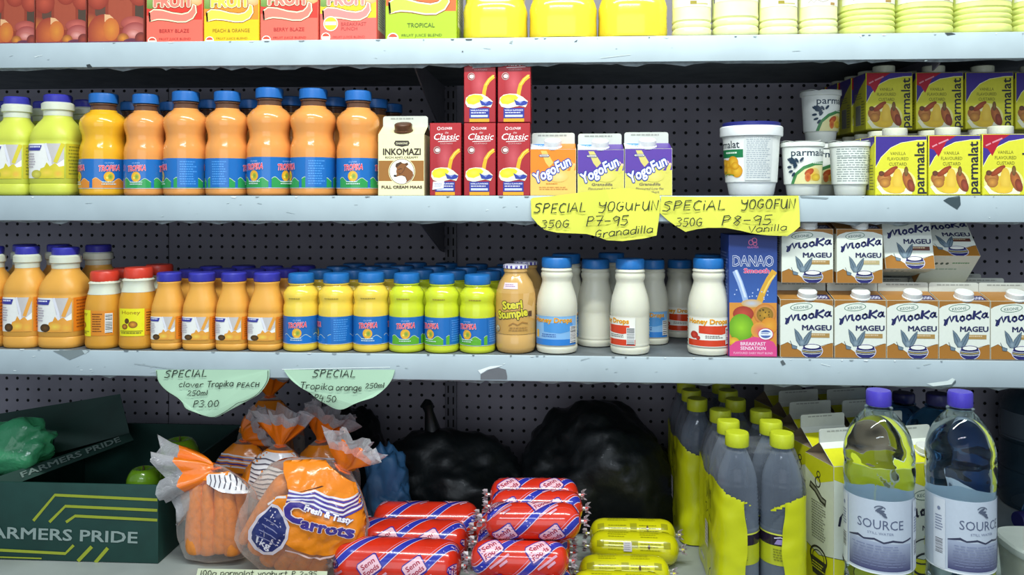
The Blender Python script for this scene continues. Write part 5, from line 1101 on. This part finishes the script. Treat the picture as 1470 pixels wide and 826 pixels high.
# ---- sausage rolls
def roll_prof(Ln, r):
    h = Ln/2; return [(0,-h-9),(3.6,-h-8.6),(2.6,-h-5),(2.2,-h-3)] + spl([(2.4,-h-1),(r*.55,-h+2.5),(r*.86,-h+9),(r,-h+20),(r,-h*.5),(r*1.01,0),(r,h*.5),(r,h-20),(r*.86,h-9),(r*.55,h-2.5),(2.4,h+1)], 3) + [(2.2,h+3),(2.6,h+5),(3.6,h+8.6),(0,h+9)]
def polony(kind, Ln, r, th0=0, sticker=False):
    t = thing('sausage_roll'); pf = roll_prof(Ln, r)
    red = kind == 'red'
    lathe('body', pf, mat('red_casing', 'd8301a', rough=.18, coat=.6, bscale=30, var=.18) if red else mat('yellow_casing', 'd2cc12', rough=.2, coat=.5, bscale=30, var=.12), t, segs=36, axis='x', ky=1, n=2, warp=lambda x, y, z: (x, y, z))
    for s in (-1, 1):
        bm = bmesh.new(); bmesh.ops.create_cone(bm, segments=14, radius1=.0034, radius2=.0028, depth=.0035, cap_ends=True)
        o = bmo('clip', bm, mat('clip_metal', 'b9b6b4', rough=.3, metal=.8), t); o.rotation_euler = (0, R(90), 0); o.location = (s*(Ln/2+2.6)*MM, 0, 0)
        bm = bmesh.new(); N = 16; c0 = bm.verts.new((s*(Ln/2+4)*MM, 0, 0)); rg = []
        for i in range(N*2):
            q = 2*math.pi*i/(N*2); rr = r*.30*(1+.25*math.sin(3*q+s)); rg.append(bm.verts.new(((s*(Ln/2+8+3*math.sin(q*5)+(2 if i % 2 else -1)))*MM, rr*math.sin(q)*MM, rr*math.cos(q)*MM)))
        for i in range(N*2): bm.faces.new((c0, rg[i], rg[(i+1) % (N*2)]))
        bmo('casing_end', bm, mat('crimped_end', 'a89aa0' if red else 'c6c430', rough=.25, coat=.5), t)
    W = Ln; Hh = 2*math.pi*r; P = Pr()
    def mp(x, y, L):
        X = x - W/2; rr = rz([(a, b) for a, b in pf], X) + .3 + L*.05; th = (y - Hh/2)/r + th0
        return (X, -rr*math.cos(th), rr*math.sin(th))
    if red:
        pitch = 62
        for i in range(-2, 5):
            P.L = 0; x0 = i*pitch + 18
            def sl(x, y): return (x + y*1.02, y)
            for dx, wd, c in ((0, 15, 'd8c4d8'), (1.4, 12.2, '2c34a4')):
                P.poly([sl(x0+dx, 0), sl(x0+dx+wd, 0), sl(x0+dx+wd, Hh), sl(x0+dx, Hh)], c)
            for dx in (-5,): P.poly([sl(x0+dx, 0), sl(x0+dx+1.3, 0), sl(x0+dx+1.3, Hh), sl(x0+dx, Hh)], 'e08aa0')
        for row in range(3):
            for i in range(-2, 4):
                P.L = 10
                cx, cy = i*pitch + 48 + (row % 2)*4 + row*Hh/3*.0, Hh*(row+.5)/3; cx = ((cx + cy*1.02 + 24) % (pitch*5)) - pitch
                ro = .62; c_, s_ = math.cos(ro), math.sin(ro)
                def rt(a, b): return (cx + a*c_ - b*s_, cy + a*s_ + b*c_)
                P.poly([rt(-15,-12), rt(13,-12), rt(16,-9), rt(16,11), rt(13,13), rt(-12,13), rt(-16,9), rt(-16,-10)], '3a2a8c'); P.poly([rt(-14,-9.5), rt(12,-9.5), rt(14.4,-8), rt(14.4,9.5), rt(12,11.5), rt(-12,11.5), rt(-14.4,9)], 'ecbcc8')
                q = rt(0, 2); P.text('Senn', q[0], q[1], 6.6, 'a82c44', wid=20, rot=ro, bold=.04); q = rt(0, -7.4); P.text('Foods', q[0], q[1], 6.6, 'a82c44', wid=23, rot=ro, bold=.04)
                q = rt(2, -22); P.poly([rt(-14,-17), rt(16,-17), rt(16,-20), rt(-14,-20)], 'd89cb0'); P.poly([rt(-2,-22), rt(10,-22), rt(10,-25), rt(-2,-25)], 'd89cb0')
    else:
        for x in (W*.12, W*.50, W*.86):
            for y in (Hh*.06, Hh*.30, Hh*.55, Hh*.8): P.rect(x-5, y, x+5, y+9, 'a09c18')
        for row in range(8):
            y = Hh*row/8
            for a, b in ((W*.2, W*.44), (W*.56, W*.8)): P.tiny(a, y+2, b, y+Hh/8-4, 3, '6c6c14', .7)
        P.ell(W*.66, Hh*.56, 1.6, 3, '4a2c14')
    P.build('wrapper_print', mp, t, clip=(3, 0, W-3, Hh), maxlen=5, m=PRINTG)
    if sticker:
        Q = Pr(); Q.rect(-6, -6, 6, 6, 'ccc4c8'); Q.tiny(-5, -5, 5, 5, 4, '8a8a90')
        Q.build('price_sticker', lambda x, y, L: (x-10, -(r+1.5+L*.05)*math.cos(y/r+.45), (r+1.5+L*.05)*math.sin(y/r+.45)), t, maxlen=4, m=PRINTM)
    return t
def lay(fn_args, px, Y, z, yaw, label, cat='sausage', group=None):
    o = get(polony, *fn_args); o.location = (wx(px, Y), Y, z); o.rotation_euler = (0, 0, R(yaw)); return tag(o, label, cat, group)
rb = 33
for args, px, Y, z, yw, lb in ((('red', 178, rb, .2, ), 571, -.048, Z4+.0335, -2, 'fat red sausage roll at the front of the left pile'), (('red', 172, rb, .5), 589, .021, Z4+.0335, -1, 'fat red sausage roll in the middle of the left pile'), (('red', 166, rb, -.1), 612, .090, Z4+.0335, 2, 'fat red sausage roll at the back of the left pile')):
    lay(args, px, Y, z, yw, lb, group='fat red sausage rolls')
r = 23.5; zc = [Z4 + .0240 + j*.0415 for j in range(3)]; n = 0
for lev, ys in ((0, (-.125, -.076, -.027, .022, .071)), (1, (-.1005, -.0515, -.0025, .0465)), (2, (-.076, -.027, .022))):
    for i, Y in enumerate(ys):
        pos = ('bottom', 'middle', 'top')[lev]; ordn = ('front', 'second', 'third', 'fourth', 'back')[i] if i < len(ys)-1 else 'rearmost'
        kk = ('red', 128, r, (n % 3)*.7 - .5, lev == 1 and i == 1)
        lay(kk, (748, 746, 765)[lev] + (i*2) + (0, 3, -2, 1, 0)[i], Y, zc[lev], (0, -1, 1.5)[lev] + (-1)**i*1.0, 'slim red sausage roll in the right pile, %s layer, %s one' % (pos, ordn), group='slim red sausage rolls'); n += 1
for kk, px, Y, z, yw, lb in ((('yellow', 124, 23, 0), 888, -.088, Z4+.0235, 0, 'yellow sausage roll nearest the front, cut by the frame'), (('yellow', 124, 23, .3), 896, -.038, Z4+.0235, 1, 'yellow sausage roll, second from the front'),
    (('yellow', 130, 23, .1, True), 910, .045, Z4+.0235, -2, 'yellow sausage roll with a white price sticker'), (('yellow', 130, 23, .4), 908, .095, Z4+.0235, 1, 'yellow sausage roll at the back against the black bag')):
    lay(kk, px, Y, z, yw, lb, group='yellow sausage rolls')
# ---- rubbish-bag black plastic sacks and a blue bag
BAGM = mat('black_bag_film', '0f1517', rough=.45, bump=1, bscale=34, coat=.05, var=.3)
def sack(px, py, Y, rx, ry, rzz, seed, label, knot=None, amp=.22):
    t = thing('plastic_sack', label, 'bag', 'black plastic sacks'); c = pt(px, py, Y); t.location = c
    b = blob('body', (0, 0, 0), (rx, ry, rzz), BAGM, t, seed=seed, amp=amp, fr=1.5, wr=.09, sub=5, floor=None)
    for v in b.data.vertices:
        if c[2] + v.co.z < Z4 + .001: v.co.z = Z4 + .001 - c[2]
        if c[1] + v.co.y > YB - .012: v.co.y = YB - .012 - c[1]
    if knot:
        kx, kz = wx(knot[0], Y) - c[0], wz(knot[0], knot[1], Y) - c[2]
        tube('knot', [(kx*1000*.8, 0, (kz-.06)*1000), (kx*1000, 0, (kz-.02)*1000), (kx*1000-3, -4, kz*1000-6), (kx*1000-2, 0, kz*1000)], 8, BAGM, t, rad=[16, 8, 11, 6], segs=12)
    return t
sack(648, 720, .245, .135, .09, .118, 2, 'black plastic sack in the middle with a knotted ear', knot=(616, 575))
sack(860, 705, .25, .136, .10, .140, 5, 'big wrinkled black plastic sack behind the yellow sausage rolls')
sack(512, 690, .30, .062, .07, .135, 8, 'black plastic sack in the dark behind the carrot bags')
bl = blob('plastic_bag', (wx(546, .10), .140, Z4 + .068), (.034, .026, .070), mat('blue_bag_film', '3a6c98', rough=.45, bump=.8, bscale=50), seed=14, amp=.35, fr=2.5, wr=.16, label='crumpled blue plastic bag between the carrots and the sausage rolls', cat='bag')
bl2 = blob('crumple', (.010, -.004, -.022), (.034, .024, .04), mat('blue_bag_film'), bl, seed=15, amp=.35, wr=.16)
# ---- shrink-wrapped packs of clear bottles with yellow caps
CLEARB = film('clear_bottle', 'aab6c6', amount=.22, bump=.15, bscale=20, rough=.08, rim=.6)
SHR = film('shrink_clear', 'c8ccdc', amount=.04, bump=.9, bscale=40, rough=.10, rim=.55, clear=True)
SHY = mat('shrink_yellow', 'c8cc14', rough=.3, bump=.35, bscale=30, coat=.3, var=.08)
def pack(nx, ny, label):
    t = thing('bottle_pack', label, 'bottles', 'shrink-wrapped bottle packs'); p = 60
    pf = [(0,0),(24,0),(28,3),(29,9),(29,96)]
    for i in range(12): pf += [(29 - .25*max(0, i-3)*.9, 98+i*5.0), (27.8 - .25*max(0, i-3)*.9, 100.5+i*5.0)]
    pf += spl([(26.4,160),(23,174),(17,189),(13,198),(12.6,204)], 3)
    first = None
    for j in range(ny):
        for i in range(nx):
            x, y = (i - (nx-1)/2)*p, (j - (ny-1)/2)*p
            if first: b = dup(first, t)
            else:
                b = lathe('bottle', pf, CLEARB, t, segs=32, auto=70); first = b
                lathe('cap', [(0,203.5),(15,203.5),(15.6,205),(15.6,220),(14.4,222),(0,222)], capmat('c2cc28'), b, segs=36, ribs=.5)
                P = Pr(); W = 2*math.pi*29; P.rect(0, 0, W, 42, 'b4ba26'); P.rect(0, 26, W, 40, '2a2030'); P.rect(0, 40, W, 42, 'd8dc50')
                for q in range(3): P.poly([(10+q*60, 28), (30+q*60, 29), (34+q*60, 36), (14+q*60, 35)], '9484b8'); P.line([(10+q*60,36),(18+q*60,38),(24+q*60,36),(30+q*60,38.4)], 1.4, 'd8d0ec'); P.tiny(8+q*60, 5, 40+q*60, 22, 5, '7c8020')
                P.build('label', onround(pf, 52, W, 2, .15), b, maxlen=4, m=PRINTG)
            b.location = (x*MM, y*MM, 0)
    # wrap: rounded-rectangle skin, open at the front and back ends, yellow below, clear above
    ax, ay = nx*30+1.5, ny*30+1.5
    def S_(u, z):      # u in 0..1 round the section
        th = 2*math.pi*u; n = 7; c, s = math.sin(th), -math.cos(th); kq = (abs(c)**n + abs(s)**n)**(-1/n)
        f = 1 if z < 140 else 1 - .40*((z-140)/60)**2.0
        return (c*kq*ax*(f*.55+.45 if ny > 1 else f)*(1 if z < 120 else 1), s*kq*ay*(.75+.25*f), z)
    def ew(z): return (.64 + .06*math.sin(z*.06)) if z > 40 else .64 - (40-z)*.008
    bm = bmesh.new(); N, Mz = 160, 70; g = []
    for j in range(Mz+1):
        z = 1 + 199*j/Mz; row = []
        for i in range(N):
            x, y, zz = S_(i/N, z); w_ = 1.6*noise.noise(Vector((x*.04, y*.04, z*.05))); sag = 5*max(0, math.cos(math.pi*x/p))*max(0, z-140)/60 if nx == 2 and abs(y) > ay*.6 else 0
            lim = 152 + 6*math.sin(x*.03 + y*.05) - (34*(1 - abs(x)/ax) if abs(y) > ay*.7 else 0)
            if abs(z - lim) < 1.5: zz = lim
            if abs(y) > ay*.7:
                xe = ax*.62*ew(zz)
                if abs(abs(x) - xe) < 2: x = math.copysign(xe, x)
            row.append(bm.verts.new(((x + w_)*MM, (y + w_ - (sag if y > 0 else -sag))*MM, zz*MM)))
        g.append(row)
    for j in range(Mz):
        for i in range(N):
            u = (i+.5)/N; z = 1 + 199*(j+.5)/Mz; x, y, _ = S_(u, z)
            if abs(y) > ay*.70:                    # end opening
                dx = x/(ax*.62); 
                top = 112 - 14*math.sin(x*.05+1) ; 
                if abs(dx) < ew(z) and 10 < z < top + 26 + 8*dx: continue
            fc = bm.faces.new((g[j][i], g[j][(i+1) % N], g[j+1][(i+1) % N], g[j+1][i]))
            lim = 152 + 6*math.sin(x*.03 + y*.05) - (34*(1 - abs(x)/ax) if abs(y) > ay*.7 else 0)
            fc.material_index = 1 if z < lim else 0
    # clear film over the shoulders
    top = g[-1]; c = bm.verts.new((0, 0, .188))
    for i in range(N): bm.faces.new((top[i], top[(i+1) % N], c))
    wr = bmo('wrap', bm, SHR, t, smooth=True); wr.data.materials.append(SHY)
    P = Pr(); P.line([(104,140),(108,118),(114,126),(118,146),(122,120)], 3, '2c2c1c'); P.line([(128,136),(132,124),(138,138),(136,112)], 3, '2c2c1c'); P.line([(100,108),(112,112),(104,96),(118,104),(124,92),(130,102),(140,94)], 2.6, '2c2c1c'); P.rect(96, 50, 116, 84, 'd4cfd8'); P.tiny(97, 52, 115, 82, 6, '8a8498'); P.line([(120,10),(130,26),(140,32)], 2, '2c2c1c'); P.bars(60, 20, 90, 26, 8)
    P.build('wrap_print', lambda x, y, L: (-ax-2.4-L*.06, ay - x - 4, y), t, m=PRINT)
    return t
for px, Yf, xs, lb in ((1098, -.075, 0, 'nearest shrink-wrapped pack of clear bottles with yellow-green caps'),):
    a = pack(2, 3, lb); a.location = (wx(px, Yf), Yf + .0915, Z4 + .001)
b = dup(a); b.location = (a.location.x - .024, a.location.y + .187, a.location.z); b['label'] = 'shrink-wrapped bottle pack standing behind the nearest one'; 
# ---- tall one litre cartons in two files
lit = get(litre)
P_(lit, 1178, 1256, Z4, -.045, None, 'litre', 'tall yellow and white drink carton at the front of the left file', 'carton', 'tall yellow and white drink cartons', False)
lit.scale[2] = (wz(1200, 614, -.01) - Z4) / .231; lit.rotation_euler[2] = R(16); lit.location.x += .004
dd = lit['_d']*1.10; lx = lit.location.x
for j in range(1, 5):
    c = dup(lit); c.location = (lx + (-.004, .0, .003, -.003, .002)[j-1], lit.location.y + dd*1.02*j, Z4); c['label'] = 'tall yellow and white drink carton, %s in the left file' % ('second', 'third', 'fourth', 'fifth', 'rearmost')[j-1]
for j in range(0, 5):
    c = dup(lit); c.location = (lx + .086 + (.008 if j == 0 else 0), lit.location.y + .016 + dd*1.02*j, Z4); c['label'] = 'tall yellow and white drink carton, %s in the right file behind the water bottle' % ('first', 'second', 'third', 'fourth', 'fifth', 'rearmost')[j]
# ---- water
a = P_(get(water_bottle, -.30), 1212, 1311, Z4, -.155, 567, 'water', 'clear water bottle with purple cap, left of the pair, in front of the cartons', 'bottle', 'front water bottles')
a.location.y = -.098
b = P_(get(water_bottle, .22), 1329, 1427, Z4, -.150, 566, 'water', 'clear water bottle with purple cap, right of the pair', 'bottle', 'front water bottles'); b.location.y = -.093
for o, (l, r_) in ((a, (1212, 1311)), (b, (1330, 1427))):
    Yc = o.location.y; o.location.x = (wx(l, Yc) + wx(r_, Yc))/2; s = (wx(r_, Yc) - wx(l, Yc))/.0965; o.scale = (s, s, (wz(1260, 567, Yc) - Z4)/.278)
for px, Y, lb in ((1297, .20, 'dim blue water bottle with dark cap between the two clear ones'), (1347, .085, 'dim blue water bottle with dark cap just left of the right clear bottle')):
    o = get(water_bottle, .5, WATERB, '26245c'); o.location = (wx(px, Y), Y, Z4); o.scale = (1, 1, (wz(px, 570 if Y < .1 else 568, Y) - Z4)/.278); tag(o, lb, 'bottle', 'blue water bottles behind')
# ---- right corner: large bottle, lying bottle, ice-cream tub, paper
big = thing('water_jug', 'large dim water jug with a pale label at the far right', 'jug'); 
pf = spl([(0,0),(70,0),(78,6),(80,20),(80,60),(77,66),(80,72),(80,110),(77,116),(80,122),(80,165),(70,190),(40,215),(22,228),(20,240)], 3)
lathe('body', pf, mat('shade_darkened_jug', '2c404c', rough=.12, alpha=.8), big, segs=48); lathe('cap', [(0,240),(24,240),(24,258),(0,258)], capmat('26245c'), big, segs=40, ribs=.5)  # the corner's deep shade is put into the jug and label colours
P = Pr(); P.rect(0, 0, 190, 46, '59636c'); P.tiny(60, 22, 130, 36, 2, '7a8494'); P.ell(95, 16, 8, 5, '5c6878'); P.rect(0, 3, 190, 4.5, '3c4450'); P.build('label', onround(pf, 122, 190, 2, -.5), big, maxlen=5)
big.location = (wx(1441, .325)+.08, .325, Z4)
o = get(water_bottle, .5, WATERB, '26245c', 'water', False); o.rotation_euler = (R(90), 0, R(-75)); o.scale = (.8, .8, .8); tag(o, 'water bottle lying on its side with its dark cap towards us at the right edge', 'bottle')
o.location = (wx(1458, .16)+.215, .205, Z4 + .0392); 
tb = thing('plastic_tub', 'pale see-through plastic tub in the bottom right corner', 'tub'); lathe('body', [(0,0),(40,0),(43,4),(48,48)], mat('pale_tub', 'a8aea0', rough=.3), tb, segs=40, n=3.5); lathe('lid', [(0,48.2),(50,48.2),(51,50),(51,54),(49,56),(0,55)], mat('pale_lid', 'b8c0b8', rough=.3), tb, segs=40, n=3.5)
tb.location = (wx(1500, -.05), -.05, Z4); tb.scale = (1, 1, 1.55)
pap = thing('paper_sheet', 'printed paper sheet lying under the water bottles', 'paper'); 
x0, x1 = wx(1360, .0), wx(1470, .03); bm = bmesh.new(); g = []
for i in range(13):
    g.append([bm.verts.new((x0 + (x1-x0)*i/12, -.04 + .15*j/8, Z4 + .0008 + .0016*(1+math.sin(i*.9+j*.4))*(1 if i > 0 else .2))) for j in range(9)])
for i in range(12):
    for j in range(8): bm.faces.new((g[i][j], g[i+1][j], g[i+1][j+1], g[i][j+1]))
bmo('sheet', bm, mat('newsprint', '9aa8a4', rough=.8), pap, smooth=True)
# ---------------------------------------------------------------- handwritten price signs hanging on the rails
def sign(label, outline, colr, lines, Y, name='price_sign', border=None):
    t = thing(name, label, 'sign', 'handwritten price signs'); bm = bmesh.new()
    if colr == 'e8e84c' : m = mat('yellow_paper', 'dcdc50', rough=.7, bscale=15)
    elif colr == 'm': m = mat('mint_paper', 'b4d6b8', rough=.7, bscale=15)
    else: m = mat('cream_paper', 'dfe4c0', rough=.7, bscale=15)
    n = len(outline)
    def yy(px, py): return Y - .0012 - .0030*(1+math.sin(px*.05))*max(0, (py-outline[0][1])/60)
    A = [bm.verts.new((wx(x, Y), yy(x, y), wz(x, y, Y))) for x, y in outline]
    f = bm.faces.new(A); bmesh.ops.triangulate(bm, faces=[f])
    ex = bmesh.ops.extrude_face_region(bm, geom=bm.faces[:]); 
    for v in [v for v in ex['geom'] if isinstance(v, bmesh.types.BMVert)]: v.co.y += .0004
    bmo('sheet', bm, m, t)
    P = Pr(); random.seed(len(label))
    for s, x, y, h, wd, pen, sl in lines: write(P, s, x, -y, h, wd, pen, slope=sl)
    if border: P.line([(x, -y) for x, y in border], .8, '2a3028')
    P.build('handwriting', lambda x, y, L: (k(wx(x, Y)), k(yy(x, -y)) - 3.2 - L*.02 if False else k(Y) - 8.2*max(0, (-y-outline[0][1])/60) - 1.9, k(wz(x, -y, Y))), t, maxlen=30, m=PRINTM)
    for x, y in ((outline[0][0] + 8, outline[0][1] + 1), ): pass
    return t
def dense(pts, kk=3):
    o = spl([tuple(p) for p in pts], kk); return o
sign('left yellow handwritten sign reading SPECIAL YOGUFUN 350G P7-95 Granadilla', [(762,286),(765,284),(790,282),(830,277),(870,272),(900,270),(930,274),(947,281),(948,291),(946,312),(942,338),(925,342),(893,346),(871,345),(858,340),(842,336),(820,335),(800,334),(782,330),(772,322),(763,311)], 'e8e84c',
     [('SPECIAL', 766, 306, 13.5, 76, 1.5, .02), ('YOGUFUN', 858, 304, 14, 88, 1.5, .03), ('350G', 776, 327, 11, 42, 1.4, 0), ('P7-95', 840, 325, 14, 62, 1.5, .02), ('Granadilla', 853, 342, 11, 84, 1.4, .10)], -.005)
sign('right yellow handwritten sign reading SPECIAL YOGOFUN 350G P8-95 Vanilla', [(949,282),(1000,283),(1080,282),(1146,281),(1147,303),(1147,325),(1138,333),(1129,339),(1100,338),(1078,335),(1062,331),(1040,327),(1015,327),(1000,329),(984,333),(972,326),(958,316),(947,306)], 'e8e84c',
     [('SPECiAL', 950, 303, 14, 92, 1.5, .02), ('YOGOFUN', 1062, 301, 14, 80, 1.5, .02), ('350G', 969, 325, 12, 39, 1.4, 0), ('P8-95', 1033, 324, 14, 74, 1.5, .02), ('Vanilla', 1072, 334, 9.5, 56, 1.3, .06)], -.005)
c1 = dense([(224,531),(226,543),(232,553),(242,562),(256,570),(264,577),(270,586),(285,592),(300,597),(312,598),(325,592),(338,583),(345,578),(358,574),(372,566),(382,554),(387,543),(387,531)])
sign('left mint green handwritten sign reading SPECIAL Clover Tropika PEACH 250ml P3.00', c1, 'm', [('SPECIAL', 237, 542, 10, 62, 1.3, .03), ('clover', 258, 555, 7.5, 36, 1.1, 0), ('Tropika', 299, 555, 8.5, 38, 1.1, .02), ('PEACH', 341, 555.5, 6.5, 33, 1.1, .03), ('250ml', 271, 567, 7, 30, 1.1, .02), ('P3.00', 280, 583, 9, 38, 1.2, .02)], -.0055,
     border=[(x + (305-x)*.02, y + (531-y)*.04 + 1) for x, y in c1])
c2 = dense([(408,531),(414,540),(422,548),(434,557),(446,564),(456,573),(468,580),(482,587),(494,587),(508,580),(520,575),(536,570),(548,562),(558,552),(564,542),(567,531)])
sign('right mint green handwritten sign reading SPECIAL Tropika orange 250ml P4.50', c2, 'm', [('SPECIAL', 449, 541, 10, 63, 1.3, .0), ('Tropika', 432, 557, 9, 48, 1.1, -.05), ('orange', 483, 560, 8.5, 38, 1.1, .0), ('250ml', 525, 557, 7, 28, 1.1, .05), ('P4.50', 452, 574, 9, 33, 1.2, -.08)], -.0055)
t = thing('price_sign', 'cream handwritten price card reading 100g parmalat yoghurt, standing before the carrots', 'sign', 'handwritten price signs')
Y = -.105; bm = bmesh.new(); A = [bm.verts.new(p) for p in ((wx(284, Y), Y, wz(284, 817, Y)), (wx(470, Y), Y, wz(470, 821, Y)), (wx(466, Y), Y - .006, Z4 + .0005), (wx(276, Y), Y - .006, Z4 + .0005))]; f = bm.faces.new(A)
ex = bmesh.ops.extrude_face_region(bm, geom=bm.faces[:])
for v in [v for v in ex['geom'] if isinstance(v, bmesh.types.BMVert)]: v.co.y += .0008
bmo('sheet', bm, mat('cream_paper', 'dfe4c0', rough=.7, bscale=15), t)
P = Pr(); write(P, '100g parmalat yoghurt P 2-95', 288, -826, 8, 168, 1.1, slope=-.01); P.build('handwriting', onplane(Y, g=2.4), t, m=PRINTM)
# clear tape and film over the mint signs
